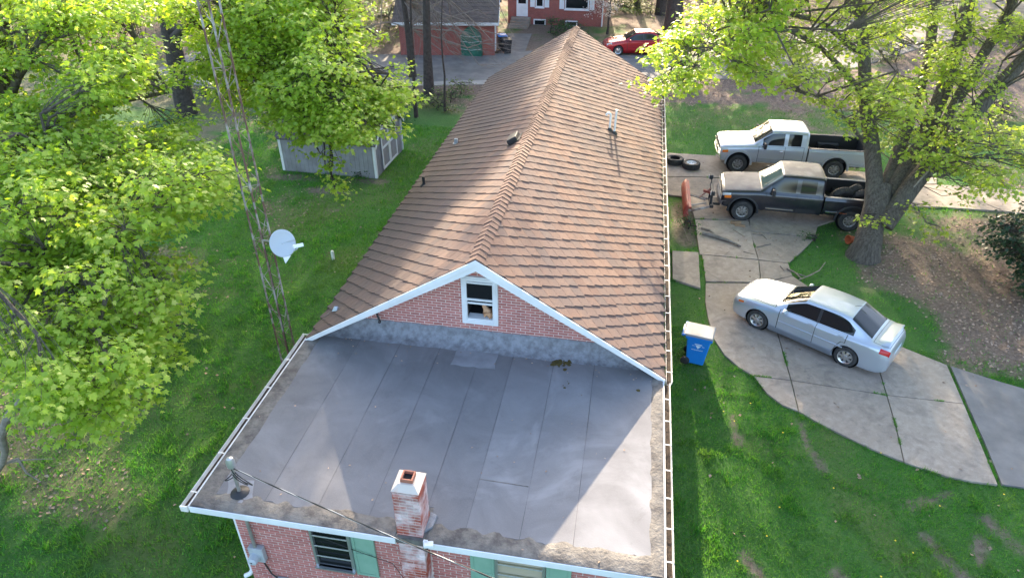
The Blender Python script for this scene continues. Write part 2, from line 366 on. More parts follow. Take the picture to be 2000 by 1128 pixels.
def groundmat():
    m, nt, b = new_mat('ground')
    a = N(nt, 'ShaderNodeAttribute', attribute_name='mask'); sp = N(nt, 'ShaderNodeSeparateColor'); nt.links.new(a.outputs['Color'], sp.inputs[0])
    g = mixc(nt, ramp(nt, noise(nt, 1.1, 6, .7), .35, .68), (.034, .115, .016), (.06, .155, .026))
    g = mixc(nt, ramp(nt, noise(nt, 18, 5, .8), .45, .75), g, (.075, .20, .03))
    l = mixc(nt, ramp(nt, noise(nt, 9, 6, .8), .38, .62), (.13, .088, .065), (.27, .195, .148))
    l = mixc(nt, ramp(nt, noise(nt, 30, 4, .8), .55, .7), l, (.36, .285, .22))
    d = mixc(nt, ramp(nt, noise(nt, 7, 6, .7), .4, .65), (.12, .088, .068), (.22, .175, .14))
    y = mixc(nt, ramp(nt, noise(nt, 6, 6, .7), .4, .65), (.14, .135, .05), (.22, .20, .09))
    c = mixc(nt, sp.outputs[2], g, y); c = mixc(nt, sp.outputs[0], c, l); c = mixc(nt, sp.outputs[1], c, d)
    nt.links.new(c, b.inputs['Base Color']); b.inputs['Roughness'].default_value = 1
    bump(nt, b, noise(nt, 14, 6, .8), .8, .06); return m
M['ground'] = groundmat()

# ================================================================== GROUND
def axis(parts):
    a = []
    for lo, hi, st in parts: a += list(np.arange(lo, hi, st))
    return np.array(a+[parts[-1][1]])
gx = axis([(-400, -60, 34), (-60, -24, 1.5), (-24, 20, .14), (20, 60, 1.5), (60, 400, 34)])
gy = axis([(-300, -20, 28), (-20, 4, 2), (4, 36, .14), (36, 70, .35), (70, 120, 5), (120, 500, 38)])
GX, GY = np.meshgrid(gx, gy, indexing='ij')
def sm(x, a, b): t = np.clip((x-a)/(b-a), 0, 1); return t*t*(3-2*t)
# ruts and bare spots: (u0,v0,u1,v1, half width m) in photograph pixels on the ground
RUTS = [(1432, 815, 1443, 860, .16), (1562, 825, 1580, 868, .22), (1580, 868, 1610, 915, .12), (1785, 985, 1850, 965, .17), (1808, 1040, 1845, 1085, .16), (1845, 1085, 1885, 1125, .26),
        (1915, 1055, 1915, 1095, .22), (1965, 1045, 1990, 1070, .2), (1455, 1085, 1490, 1128, .18), (1635, 1115, 1650, 1135, .25), (640, 408, 655, 410, .2), (1895, 525, 1930, 530, .3), (1925, 1010, 1940, 1030, .14)]
def segdist(X, Y, a, b):
    d = b-a; L = d@d+1e-9; t = np.clip(((X-a[0])*d[0]+(Y-a[1])*d[1])/L, 0, 1)
    return np.hypot(X-a[0]-t*d[0], Y-a[1]-t*d[1])
def masks(X, Y):
    n1 = fbm(X, Y, 3.0, 3); n2 = fbm(X, Y, .9, 11); n3 = fbm(X, Y, .35, 23)
    nz = .55*n1+.3*n2+.15*n3
    lit = np.zeros_like(X); dirt = np.zeros_like(X); dry = np.zeros_like(X)
    # round the big tree and along the drive
    t = sm(X, 6.0, 8.5)*sm(Y, 14.0, 17.0)*(1-sm(Y, 38, 41))
    right = t*(.35+.75*sm(np.hypot(X-14, Y-21), 7.5, 2)*1.0)
    lit = np.maximum(lit, sm(nz+right*.55, .70, .90))
    # brown strip and woodland floor behind
    lit = np.maximum(lit, sm(Y+4*(n2-.5), 38.3, 39.6)*sm(nz, .28, .42)*sm(X, -1, 1.5))
    wood = sm(Y+5*(n1-.5)-.25*np.clip(-8-X, 0, 30), 33.5, 37.0)*(1-sm(X, -4, 1))
    lit = np.maximum(lit, wood*sm(nz, .36, .52))
    lit = np.maximum(lit, sm(Y, 52, 58)*sm(nz, .36, .55))
    # left edge under the maple
    lf = sm(-X, 11.5, 14.0)*sm(nz, .44, .58); lit = np.maximum(lit, lf*.6)
    c = unp(150, 950); lit = np.maximum(lit, sm(nz-.30*np.hypot((X-c[0])/1.6, (Y-c[1])/.9), .16, .36)*.5)
    c = unp(110, 730); lit = np.maximum(lit, sm(nz-.25*np.hypot((X-c[0])/3., (Y-c[1])/2.), .2, .4)*.5)
    lit = np.maximum(lit, sm(nz, .66, .80)*.5*sm(X, 3, 6))
    dry = np.maximum(sm(Y, 33, 38)*.75*sm(n2, .3, .6), .55*sm(nz, .52, .70)*sm(np.hypot(X-6, Y-9), 4, 1))
    dry = np.maximum(dry, .35*sm(n1, .5, .72))
    for u0, v0, u1, v1, hw in RUTS:
        a, b = unp(u0, v0)[:2], unp(u1, v1)[:2]; d = segdist(X, Y, a, b)+(n3-.5)*.34+(n2-.5)*.30
        dirt = np.maximum(dirt, (1-sm(d, hw*.35, hw))*(.55+.45*sm(n3, .3, .55)))
    a, b = unp(1332, 400)[:2], unp(1340, 470)[:2]; dirt = np.maximum(dirt, .85*(1-sm(segdist(X, Y, a, b)+(n2-.5)*.4, .25, .6)))
    for u, v in ((560, 345), (640, 372), (720, 352)):
        c = unp(u, v)[:2]; dirt = np.maximum(dirt, .8*(1-sm(np.hypot((X-c[0])/1.6, (Y-c[1])/.5)+(n2-.5)*.9, .3, .9)))
    return lit, dirt, dry
LIT, DIRT, DRY = masks(GX, GY)
def gz(X, Y): return .05*(fbm(X, Y, 5, 41)-.5)-.03
GZ = gz(GX, GY); GZ = np.where((GX > -7) & (GX < 1.7) & (GY > 6) & (GY < 32), -.03, GZ)
nx, ny = len(gx), len(gy)
idx = np.arange(nx*ny).reshape(nx, ny)
Q = np.stack([idx[:-1, :-1], idx[1:, :-1], idx[1:, 1:], idx[:-1, 1:]], -1).reshape(-1, 4)
me = npmesh('ground', np.stack([GX, GY, GZ], -1).reshape(-1, 3), np.full(len(Q), 4), Q)
at = me.color_attributes.new('mask', 'FLOAT_COLOR', 'POINT')
at.data.foreach_set('color', np.stack([LIT, DIRT, DRY, np.ones_like(LIT)], -1).astype(np.float32).ravel())
ground = tag(mobj('ground', me, M['ground']), kind='structure')

def inset(P, d):
    P = np.asarray(P, float); c = P.mean(0); out = []
    n = len(P); area = sum(P[i][0]*P[(i+1) % n][1]-P[(i+1) % n][0]*P[i][1] for i in range(n))
    sg = 1 if area > 0 else -1
    for i in range(n):
        e1 = nrm(P[i]-P[i-1]); e2 = nrm(P[(i+1) % n]-P[i]); n1 = sg*np.array([-e1[1], e1[0]]); n2 = sg*np.array([-e2[1], e2[0]])
        m = nrm(n1+n2); out.append(P[i]+m*d/max(.4, m@n1))
    return np.array(out)
SL = [
 [(1378, 552), (1486, 553), (1520, 655), (1545, 742), (1470, 733), (1442, 716), (1415, 693), (1395, 663), (1382, 620), (1377, 590)],
 [(1486, 553), (1548, 538), (1622, 588), (1690, 634), (1712, 705), (1732, 771), (1545, 742), (1520, 655)],
 [(1690, 634), (1751, 672), (1850, 712), (1883, 788), (1732, 771), (1712, 705)],
 [(1470, 733), (1545, 742), (1560, 803), (1527, 790), (1498, 768)],
 [(1545, 742), (1732, 771), (1750, 833), (1766, 902), (1700, 875), (1650, 851), (1600, 826), (1560, 803)],
 [(1732, 771), (1883, 788), (1950, 946), (1900, 940), (1850, 930), (1766, 902), (1750, 833)],
 [(1371, 497), (1482, 508), (1486, 551), (1378, 549)],
 [(1482, 508), (1540, 514), (1548, 538), (1486, 551)],
 [(1356, 428), (1463, 431), (1474, 482), (1481, 506), (1366, 496)],
 [(1465, 452), (1592, 464), (1566, 491), (1540, 514), (1481, 507), (1474, 482)],
 [(1303, 346), (1361, 346), (1445, 350), (1463, 430), (1356, 427), (1345, 385), (1303, 380)],
 [(1445, 350), (1640, 362), (1700, 402), (1660, 420), (1598, 440), (1592, 463), (1465, 451), (1463, 430)],
 [(1640, 362), (1830, 360), (1960, 412), (1830, 404), (1700, 402)],
 [(1830, 360), (2150, 380), (2150, 432), (1960, 412)],
 [(1303, 298), (1400, 304), (1445, 349), (1361, 345), (1303, 345)],
 [(1400, 304), (1500, 316), (1640, 332), (1640, 361), (1445, 349)],
 [(1640, 332), (1830, 345), (1830, 359), (1640, 361)],
]
PAVED = []
drive = None
for i, px in enumerate(SL):
    W = np.array([unp(u, v, .03)[:2] for u, v in px]); PAVED.append(W)
    P = inset(W, .012)
    g = G(); tz = .03+.006*random.random()
    tilt = (random.random()-.5)*.004, (random.random()-.5)*.004
    c = P.mean(0)
    g.prism([(p[0], p[1], -.08) for p in P], (0, 0, .08)); n = len(P)
    for k in range(n, 2*n):
        x, y, z = g.v[k]; g.v[k] = (x, y, tz+(x-c[0])*tilt[0]+(y-c[1])*tilt[1])
    if drive is None:
        # the bed under the slabs is the driveway itself
        b = G(); allp = np.concatenate([np.array([unp(u, v)[:2] for u, v in q]) for q in SL])
        drive = tag(empty('driveway', (7, 22, 0)), kind='structure')
    g.obj('slab', M['concrete'], drive, bevel=.008)
# a path of slabs along the house wall
path = tag(empty('garden_path', (2, 21, 0)), kind='structure')
for px in ([(1312, 489), (1365, 492), (1369, 563), (1313, 545)], [(1296, 470), (1309, 470), (1311, 545), (1296, 545)], [(1296, 404), (1307, 404), (1309, 467), (1296, 467)]):
    W = np.array([unp(u, v, .05)[:2] for u, v in px]); PAVED.append(W); P = inset(W, .015)
    G().prism([(p[0], p[1], -.08) for p in P], (0, 0, .14)).obj('slab', M['concrete'], path, bevel=.01)
def flat(name, pts, z, m, thick=.1):
    o = G().prism([(p[0], p[1], z-thick) for p in pts], (0, 0, thick)).obj(name, m); return tag(o, kind='structure')
ASP = np.array([unp(u, v, .02)[:2] for u, v in [(1854, 712), (1935, 738), (2060, 775), (2300, 850), (2400, 1000), (2200, 985), (2060, 962), (1955, 946), (1922, 865), (1888, 790)]])
flat('asphalt_drive', inset(ASP, .03), .02, M['asphalt']); PAVED.append(ASP)
RD = np.array([(-30, 37.2), (-14, 39.6), (-9, 41.0), (1.4, 43.4), (9, 44.3), (14, 48), (21, 55.5), (32, 66), (60, 92), (54, 97), (24, 69), (13.5, 60), (7, 51), (2.5, 49.6), (-1.7, 50.6), (-7.6, 48.2), (-7.9, 53.2), (-9.7, 53), (-9.3, 47.2), (-15.6, 45.9), (-30, 44)])
flat('road', RD, .012, M['asphalt']); PAVED.append(RD)
KB = np.array([(-30, 36.6), (-14, 39.0), (-9, 40.2), (-6, 41), (-6, 41.8), (-9, 41.0), (-14, 39.6), (-30, 37.2)])
flat('sunlit_apron', KB, .03, M['sunapron']); PAVED.append(KB)  # concrete apron strip; the sunlight on it is put into its pale colour
def inpoly(X, Y, P):
    r = np.zeros(X.shape, bool); n = len(P); j = n-1
    for i in range(n):
        xi, yi = P[i]; xj, yj = P[j]
        c = ((yi > Y) != (yj > Y)) & (X < (xj-xi)*(Y-yi)/(yj-yi+1e-12)+xi); r ^= c; j = i
    return r
def paved(X, Y):
    r = (X > -6.2) & (X < .8) & (Y > 6.9) & (Y < 31.2)
    for P in PAVED: r |= inpoly(X, Y, P)
    return r
# grass: single blades, denser where the lawn is near
def scatter(n, x0, x1, y0, y1): return rng.uniform(x0, x1, n), rng.uniform(y0, y1, n)
def grass(name, label, n, box, hmean, wid):
    X, Y = scatter(n, *box); l, d, dr = masks(X, Y)
    keep = (rng.random(n) < (1-.85*l)*(1-.97*d)*(1-.35*dr)*(.55+.9*fbm(X, Y, .5, 31))) & ~paved(X, Y)
    X, Y = X[keep], Y[keep]; n = len(X); h = hmean*rng.uniform(.5, 1.5, n)*(.45+.7*fbm(X, Y, 1.3, 77)+1.1*sm(vnoise(X, Y, .28, 87), .55, .95)); a = rng.uniform(0, 2*PI, n); b = rng.uniform(0, 2*PI, n)
    Z = gz(X, Y)-.01; wd = wid*rng.uniform(.6, 1.3, n); ln = h*rng.uniform(.2, 1.0, n)
    p0 = np.stack([X-np.cos(a)*wd, Y-np.sin(a)*wd, Z], -1); p1 = np.stack([X+np.cos(a)*wd, Y+np.sin(a)*wd, Z], -1)
    p2 = np.stack([X+np.cos(b)*ln, Y+np.sin(b)*ln, Z+h], -1)
    V = np.stack([p0, p1, p2], 1).reshape(-1, 3)
    me = npmesh(name, V, np.full(n, 3), np.arange(3*n)); return tag(mobj(name, me, M['grass']), label, 'grass', kind='stuff')
grass('grass', 'short green lawn grass between the house and the curved drive', 170000, (1.4, 13, 5.5, 17.5), .06, .011)
grass('grass', 'shaded green lawn grass left of the house', 230000, (-20, -6, 4, 33), .075, .014)
grass('grass', 'patchy grass round the big tree and behind the trucks', 60000, (1.2, 18, 17, 39), .07, .014)
# weeds in the joints and along the edges of the slabs
JX, JY = [], []
for P in PAVED[:20]:
    for i in range(len(P)):
        a, b = P[i], P[(i+1) % len(P)]; m = int(np.linalg.norm(b-a)*170); t_ = rng.random(m); q = a+(b-a)*t_[:, None]+rng.normal(0, .014, (m, 2))
        kk = fbm(q[:, 0], q[:, 1], .7, 61) > .64; JX.append(q[kk, 0]); JY.append(q[kk, 1])
X, Y = np.concatenate(JX), np.concatenate(JY); n = len(X); h = rng.uniform(.03, .08, n)*(.5+fbm(X, Y, .4, 8)); a = rng.uniform(0, 2*PI, n); b = rng.uniform(0, 2*PI, n); wd = rng.uniform(.005, .011, n)
V = np.stack([np.stack([X-np.cos(a)*wd, Y-np.sin(a)*wd, 0*X+.0], -1), np.stack([X+np.cos(a)*wd, Y+np.sin(a)*wd, 0*X+.0], -1), np.stack([X+np.cos(b)*h*.7, Y+np.sin(b)*h*.7, h+.03], -1)], 1).reshape(-1, 3)
tag(mobj('weeds', npmesh('weeds', V, np.full(n, 3), np.arange(3*n)), M['grass']), 'weeds sprouting from the joints between the drive slabs', 'weeds', kind='stuff')
# fallen leaves
n = 90000; X, Y = scatter(n, -20, 19, 5, 46); l, d, dr = masks(X, Y)
pv = paved(X, Y); k = ((rng.random(n) < l*.9+.013) & ~pv) | (pv & (X > 1.9) & (Y < 36) & (rng.random(n) < .018+.10*sm(np.hypot((X-5.3)/1.8, (Y-23.2)/1.5), 1, 0))); X, Y = X[k], Y[k]; n = len(X)
def frames(nv, roll):
    nv = nv/np.linalg.norm(nv, axis=1)[:, None]; a = np.stack([np.cos(roll), np.sin(roll), 0*roll], -1)
    t = a-nv*(a*nv).sum(1)[:, None]; t /= np.linalg.norm(t, axis=1)[:, None]; return np.stack([np.cross(t, nv), t, nv], 1)
nv = np.stack([rng.normal(0, .35, n), rng.normal(0, .35, n), np.ones(n)], -1); Fm = frames(nv, rng.uniform(0, 2*PI, n))*rng.uniform(.05, .10, n)[:, None, None]
T = np.array([(0, -.6, 0), (.45, 0, .12), (0, .6, 0), (-.45, 0, .12)])
me = instmesh('leaf_litter', T, [(0, 1, 2, 3)], Fm, np.stack([X, Y, np.where(pv[k], .045, gz(X, Y)+.018)], -1))
tag(mobj('leaf_litter', me, M['litter']), 'brown fallen leaves scattered over the bare ground', 'leaves', kind='stuff')

# ================================================================== MAIN HOUSE
RX, RZ, RUN, EZ, Y0, Y1 = -2.7, 5.52, 3.9, 3.1, 11.22, 31.2
AL = math.atan((RZ-EZ)/RUN); SLEN = RUN/math.cos(AL); TA = math.tan(AL)
XL, XR, YF, YW = -6.62, 1.16, 6.60, 6.95         # flat roof edges, front wall plane
WL, WR = -6.15, .72
GYW = 11.75                                      # gable wall plane
house = empty('brick_house', (RX, 18, 0), 0, 'long red brick house with brown shingled gable roof and flat grey front roof', 'house')
def rp(s, y, h, side=1):        # point on a roof slope: s down the slope from the ridge, h off the surface
    return np.array([RX+side*(s*math.cos(AL)+h*math.sin(AL)), y, RZ-s*math.sin(AL)+h*math.cos(AL)])
# walls
g = G(); g.bx(WL, WR, YW+.02, 31, -.1, 2.95); g.obj('wall', M['brickside'], house)
g = G(); g.bx(WL, WR, YW, YW+.018, -.1, 2.93); g.obj('front_wall', M['mortar'], house)
zt = lambda x: RZ-.13-abs(x-RX)*TA
AW = (-3.15, -2.37, 3.62, 4.82)
g = G(); q0, q1 = AW[0]+.06, AW[1]-.06; PG = lambda P: g.prism([(a, GYW, b) for a, b in P], (0, .2, 0))
PG([(WL, 2.96), (q0, 2.96), (q0, zt(q0)), (WL, zt(WL))]); PG([(q1, 2.96), (WR, 2.96), (WR, zt(WR)), (q1, zt(q1))])
PG([(q0, 2.96), (q1, 2.96), (q1, AW[2]+.06), (q0, AW[2]+.06)]); PG([(q0, AW[3]-.06), (q1, AW[3]-.06), (q1, zt(q1)), (RX, zt(RX)), (q0, zt(q0))]); gable = g.obj('gable_wall', M['mortar'], house)
# window openings taken from the photograph, on their wall planes
def wrect(pts, y):
    P = np.array([unpy(u, v, y) for u, v in pts]); return P[:, 0].min(), P[:, 0].max(), P[:, 2].min(), P[:, 2].max()
AW = (-3.15, -2.37, 3.62, 4.82)
x0 = unpy(605, 1025, YW)[0]; x1 = unpy(696, 1100, YW)[0]; zb = unpy(628, 1098, YW)[2]
W1 = (x0, x1, zb, 2.72); xs1 = unpy(742, 1118, YW)[0]
W2 = (unpy(968, 1085, YW)[0], unpy(1066, 1102, YW)[0], 1.55, 2.72)
print('W1', W1, xs1, 'W2', W2)
class BK:                                          # brick shapes shared by length
    cache = {}
def brickmesh(L, D=.017, Hh=.0545, tagm='brick'):
    k = (round(L, 3), D, tagm)
    if k not in BK.cache:
        e = .003; g = G()
        P = [(-L/2, 0), (L/2, 0)]
        g.add([(-L/2, 0, -Hh/2), (L/2, 0, -Hh/2), (L/2, 0, Hh/2), (-L/2, 0, Hh/2), (-L/2+e, -D+.012, -Hh/2+e), (L/2-e, -D+.012, -Hh/2+e), (L/2-e, -D+.012, Hh/2-e), (-L/2+e, -D+.012, Hh/2-e)],
              [(4, 5, 6, 7), (0, 1, 5, 4), (1, 2, 6, 5), (2, 3, 7, 6), (3, 0, 4, 7)])
        me = g.mesh('brick'); me.materials.append(M[tagm]); BK.cache[k] = (me, np.array(g.v), g.f)
    return BK.cache[k]
COURSE, BL = .0677, .203
def lay(xa, xb, za, zb, y, ok):
    out = []; r = 0; z = za+COURSE/2
    while z < zb:
        x = xa-(BL/2 if r % 2 else 0)
        while x < xb:
            a, b = max(x, xa), min(x+BL, xb)
            for (a2, b2) in ok(a, b, z):
                if b2-a2 > .05: out.append(((a2+b2)/2+rng.normal(0, .0008), y+rng.normal(0, .0012), z, round((b2-a2-.0125)/.01)*.01))
            x += BL
        z += COURSE; r += 1
    return out
def cut(holes):
    def f(a, b, z):
        segs = [(a, b)]
        for hx0, hx1, hz0, hz1 in holes:
            if hz0-.03 < z < hz1+.03:
                n = []
                for s, e in segs:
                    if e <= hx0 or s >= hx1: n.append((s, e))
                    else:
                        if s < hx0: n.append((s, hx0))
                        if e > hx1: n.append((hx1, e))
                segs = n
        return segs
    return f
CHX0, CHX1, CHY0, CHY1, CHZ = -3.04, -2.61, 6.66, 7.09, 4.16
front = lay(WL, WR, .05, 2.92, YW-.003, cut([(W1[0], W1[1], W1[2]-.12, 3), (W2[0], W2[1], W2[2], 3), (CHX0, CHX1, 0, 4)]))
gcut = cut([AW])
def gok(a, b, z):
    lim = (RZ-.17-z-.03)/TA
    a, b = max(a, RX-lim), min(b, RX+lim)
    return gcut(a, b, z) if b > a else []
gab = lay(WL, WR, 3.40, 5.4, GYW-.003, gok)
allb = [(b, 0) for b in front]+[(b, 1) for b in gab]
dist = [(b[0])**2+b[1]**2+(b[2]-CH)**2 for b, k in allb]
order = np.argsort(dist); near = set(order[:300].tolist())
fw = [o for o in house.children if o.name.startswith('front_wall')][0]
V = []; F = []; VG = G()
for i, (b, k) in enumerate(allb):
    me, tv, tf = brickmesh(b[3])
    if i in near:
        o = bpy.data.objects.new('brick', me); link(o); o.location = b[:3]; par(o, fw)
    else: VG.add(tv+np.array(b[:3]), tf)
tag(VG.obj('bricks', M['brick'], house, fixn=False), kind='stuff')
# brick sill under the left front window, a row of headers on edge
sill = G().bx(W1[0]-.03, W1[1]+.03, YW-.03, YW+.01, W1[2]-.12, W1[2]-.01).obj('window_sill', M['mortar'], house)
nS = int((W1[1]-W1[0]+.06)/.068)
for i in range(nS): G().box((W1[0]-.03+(i+.5)*.068, YW-.045, W1[2]-.06), (.056, .06, .115)).obj('brick', M['brick'], sill)
# windows
def frame(g, x0, x1, z0, z1, y0, y1, w):
    g.bx(x0, x0+w, y0, y1, z0, z1); g.bx(x1-w, x1, y0, y1, z0, z1); g.bx(x0+w, x1-w, y0, y1, z1-w, z1); g.bx(x0+w, x1-w, y0, y1, z0, z0+w); return g
# attic window: white casing, sashes, open lower half
x0, x1, z0, z1 = AW
wf = frame(G(), x0, x1, z0, z1, GYW-.05, GYW+.03, .115).obj('window_frame', M['white'], house, bevel=.006)
frame(G(), x0+.035, x1-.035, z0+.035, z1-.035, GYW-.062, GYW-.048, .05).obj('window_casing', M['white'], wf, bevel=.004)
g = G(); g.bx(x0+.1, x1-.1, GYW+.19, GYW+.6, z0+.1, z0+.12); g.bx(x0+.1, x1-.1, GYW+.6, GYW+.62, z0+.1, z1-.1); g.bx(x0+.08, x0+.1, GYW+.03, GYW+.62, z0+.1, z1-.1); g.bx(x1-.1, x1-.08, GYW+.03, GYW+.62, z0+.1, z1-.1); g.bx(x0+.1, x1-.1, GYW+.03, GYW+.62, z1-.1, z1-.08)
g.obj('attic_recess', M['dark'], wf)
zm = (z0+z1)/2+.02
for ya, yb, za, zb_ in ((-.025, 0, z1-.185, z1-.145), (-.035, -.005, zm-.02, zm+.025), (-.008, .015, zm-.125, zm-.08)):
    G().bx(x0+.115, x1-.115, GYW+ya, GYW+yb, za, zb_).obj('sash_rail', M['white'], wf, bevel=.003)
G().bx(x0+.115, x1-.115, GYW-.006, GYW+.002, zm+.025, z1-.185).obj('pane', M['winglass'], wf)
G().bx(x0+.115, x1-.115, GYW-.03, GYW+.18, z0+.115, z0+.135).obj('inner_sill', M['white'], wf)
# front windows, metal awning type with shutters
def awning(x0, x1, z0, z1, y, pane, name='awning_window'):
    f = frame(G(), x0, x1, z0, z1, y-.03, y+.05, .045).obj('window_frame', M['alu'], house, bevel=.004)
    G().bx(x0+.045, x1-.045, y+.03, y+.04, z0+.045, z1-.045).obj('pane', pane, f)
    n = 4; hh = (z1-z0-.09)/n
    for i in range(1, n): G().box(((x0+x1)/2, y-.012, z0+.045+i*hh), (x1-x0-.09, .022, .024), rotx(-.25)).obj('glazing_bar', M['alu'], f, bevel=.003)
    G().box(((x0+x1)/2, y-.03, z0+.03), (x1-x0+.02, .09, .03)).obj('sill_plate', M['alu'], f)
    return f
awning(*W1, YW-.06, M['winglass']); awning(*W2, YW-.06, M['cream'])
def shutter(x0, x1, z0, z1):
    s = G().bx(x0, x1, YW-.035, YW-.006, z0, z1).obj('shutter', M['green'], house, bevel=.004)
    g = frame(G(), x0+.002, x1-.002, z0+.002, z1-.002, YW-.048, YW-.034, .055); zc = z0+(z1-z0)*.45; g.bx(x0+.057, x1-.057, YW-.048, YW-.034, zc-.04, zc+.04); g.obj('shutter_frame', M['green'], s, bevel=.004)
shutter(W1[1]+.005, xs1, W1[2]-.10, 2.72)
sw = xs1-W1[1]
shutter(W2[0]-sw-.01, W2[0]-.01, 1.45, 2.72); shutter(W2[1]+.01, W2[1]+sw+.01, 1.45, 2.72)
# soffits and fascias
g = G(); g.bx(XL+.02, XR-.02, YF+.02, YW+.0, 2.94, 2.955); g.obj('soffit', M['tan'], house)
g = G(); g.bx(XL+.02, WL, YW, 31, 2.94, 2.955); g.bx(WR, XR, YW, 31, 2.94, 2.955); g.obj('soffit', M['tan'], house)
G().bx(XL-.01, CHX0-.012, YF-.022, YF, 2.945, 3.075).obj('fascia', M['white'], house, bevel=.004)
G().bx(CHX1+.10, XR+.01, YF-.022, YF, 2.945, 3.075).obj('fascia', M['white'], house, bevel=.004)
G().bx(XL-.022, XL, YF, Y0+.25, 2.945, 3.075).obj('fascia', M['white'], house)
G().bx(XR, XR+.022, YF, Y0+.1, 2.945, 3.075).obj('fascia', M['white'], house)
# flat roof deck with single rolls of membrane
deck = G().bx(XL, XR, YF, GYW-.002, 2.96, 3.085).obj('flat_roof', M['tar'], house)
xs = np.array([XL+.28, -5.42, -4.50, -3.60, -2.70, -1.98, -1.10, -.25, XR-.20])
notch = (CHX0-.06, CHX1+.06)
for i in range(len(xs)-1):
    a, b = xs[i], xs[i+1]; z = 3.086+.0015*(i % 2)
    ya = YF+.30; yb = 11.52
    nseg = 16; L = [(a+.001*math.sin(k*1.3+i), ya+(yb-ya)*k/nseg) for k in range(nseg+1)]; Rr = [(b-.003+.001*math.sin(k*1.1+i*2), ya+(yb-ya)*k/nseg) for k in range(nseg+1)]
    if i == 0: L = [(a+.05*vnoise(k*1., 0., 1.4, 5)+.02*vnoise(k*1., 3., .6, 8), y) for k, (x, y) in enumerate(L)]
    if i == len(xs)-2: Rr = [(b-.03*vnoise(k*1., 0., 1.4, 6), y) for k, (x, y) in enumerate(Rr)]
    m = 14; Ft = [(a+(b-a)*k/m, ya+.10*(vnoise(a*6+k*.8, 1., 1., 9)-.5)) for k in range(1, m)]
    # lower edges are ragged; a bite is left round the chimney
    poly = L[::-1]+[(x, y) for x, y in Ft]+Rr
    poly = [(x, max(y, CHY1+.12+.06*math.sin(9*x)) if notch[0] < x < notch[1] else y) for x, y in poly]
    G().prism([(x, y, z-.004) for x, y in poly], (0, 0, .008)).obj('membrane_sheet', M['membrane'], deck)
# cross laps, patches
G().prism([(-1.98, 8.0, 3.092), (-1.12, 7.98, 3.092), (-1.12, 7.965, 3.092), (-1.98, 7.985, 3.092)], (0, 0, .004)).obj('lap_seam', M['tar'], deck)
for i in range(1, len(xs)-1): 
    sl_ = M['seam']; P = [(xs[i]+.010*(vnoise(k*1., i*2., 5., 3)-.5), 6.9+k*(4.6/24), 3.0955) for k in range(25)]
    wd = [.0015+.006*max(0, vnoise(k*1., i*3., 2.2, 3)-.35) for k in range(25)]
    G().grid([[(p[0]-w_, p[1], p[2]) for p, w_ in zip(P, wd)], [(p[0]+w_, p[1], p[2]) for p, w_ in zip(P, wd)]]).obj('seam_line', sl_, deck, fixn=False)
def blob(px, z, thick, name, m, parent, wob=.08, n=26, seed=0):
    W = np.array([unp(u, v, z)[:2] for u, v in px]); c = W.mean(0); out = []
    for k in range(len(W)*4):
        i, t = divmod(k, 4); p = W[i]*(1-t/4)+W[(i+1) % len(W)]*(t/4)
        out.append(p+(np.array([vnoise(k*1., seed, 1.3, 2), vnoise(k*1., seed, 1.3, 5)])-.5)*wob)
    return G().prism([(p[0], p[1], z) for p in out], (0, 0, thick)).obj(name, m, parent)
blob([(898, 668), (975, 672), (968, 722), (925, 716), (880, 712)], 3.094, .004, 'roof_patch', M['patch'], deck)
blob([(450, 925), (500, 940), (490, 985), (440, 975)], 3.094, .003, 'roof_patch', M['patch'], deck, wob=.1, seed=9)
# ragged tar bands at the edges: raised lips
def lip(pts, w_, name):
    g = G(); n = 60; pts = np.array(pts, float); A = []
    for k in range(n+1):
        t = k/n*(len(pts)-1); i = min(int(t), len(pts)-2); p = pts[i]+(pts[i+1]-pts[i])*(t-i); d = nrm(pts[i+1]-pts[i]); nn = np.array([-d[1], d[0]])
        ww = w_*(.75+.6*vnoise(k*1., 0., 3., 4)); row = []
        for j, (f, h) in enumerate([(0, .0), (.15, .014), (.5, .016), (.85, .014), (1, 0)]):
            q = p+nn*ww*f; row.append((q[0], q[1], 3.086+h*(.5+vnoise(k*2., j*5., 2., 7))))
        A.append(row)
    return g.grid(A).obj(name, M['tar'], deck, smooth=True, fixn=False)
lip([(XR-.01, YF+.01), (XR-.01, 11.3)], .2, 'tar_edge'); lip([(XL+.02, 11.35), (XL+.02, YF+.01)], .26, 'tar_edge')
lip([(XL+.02, YF+.008), (CHX0-.02, YF+.008)], .32, 'tar_edge'); lip([(CHX1+.06, YF+.008), (XR-.02, YF+.008)], .32, 'tar_edge')
# flashing apron up the gable
A = []
for k in range(81):
    x = WL-.25+(WR-WL+.3)*k/80; row = []
    lim = RZ-.2-abs(x-RX)*TA
    for j, (y, z) in enumerate([(11.40, 3.092), (11.50, 3.11), (11.62, 3.20), (11.70, 3.33), (11.735, 3.45)]):
        nz_ = (vnoise(x*6, j*3., 1., 3)-.5); row.append((x, y+.05*nz_*(j < 3), min(z+.03*nz_*(0 < j), max(lim, 3.10+.005*j))))
    A.append(row)
G().grid(A).obj('flashing', M['flash'], house, smooth=True, fixn=False)
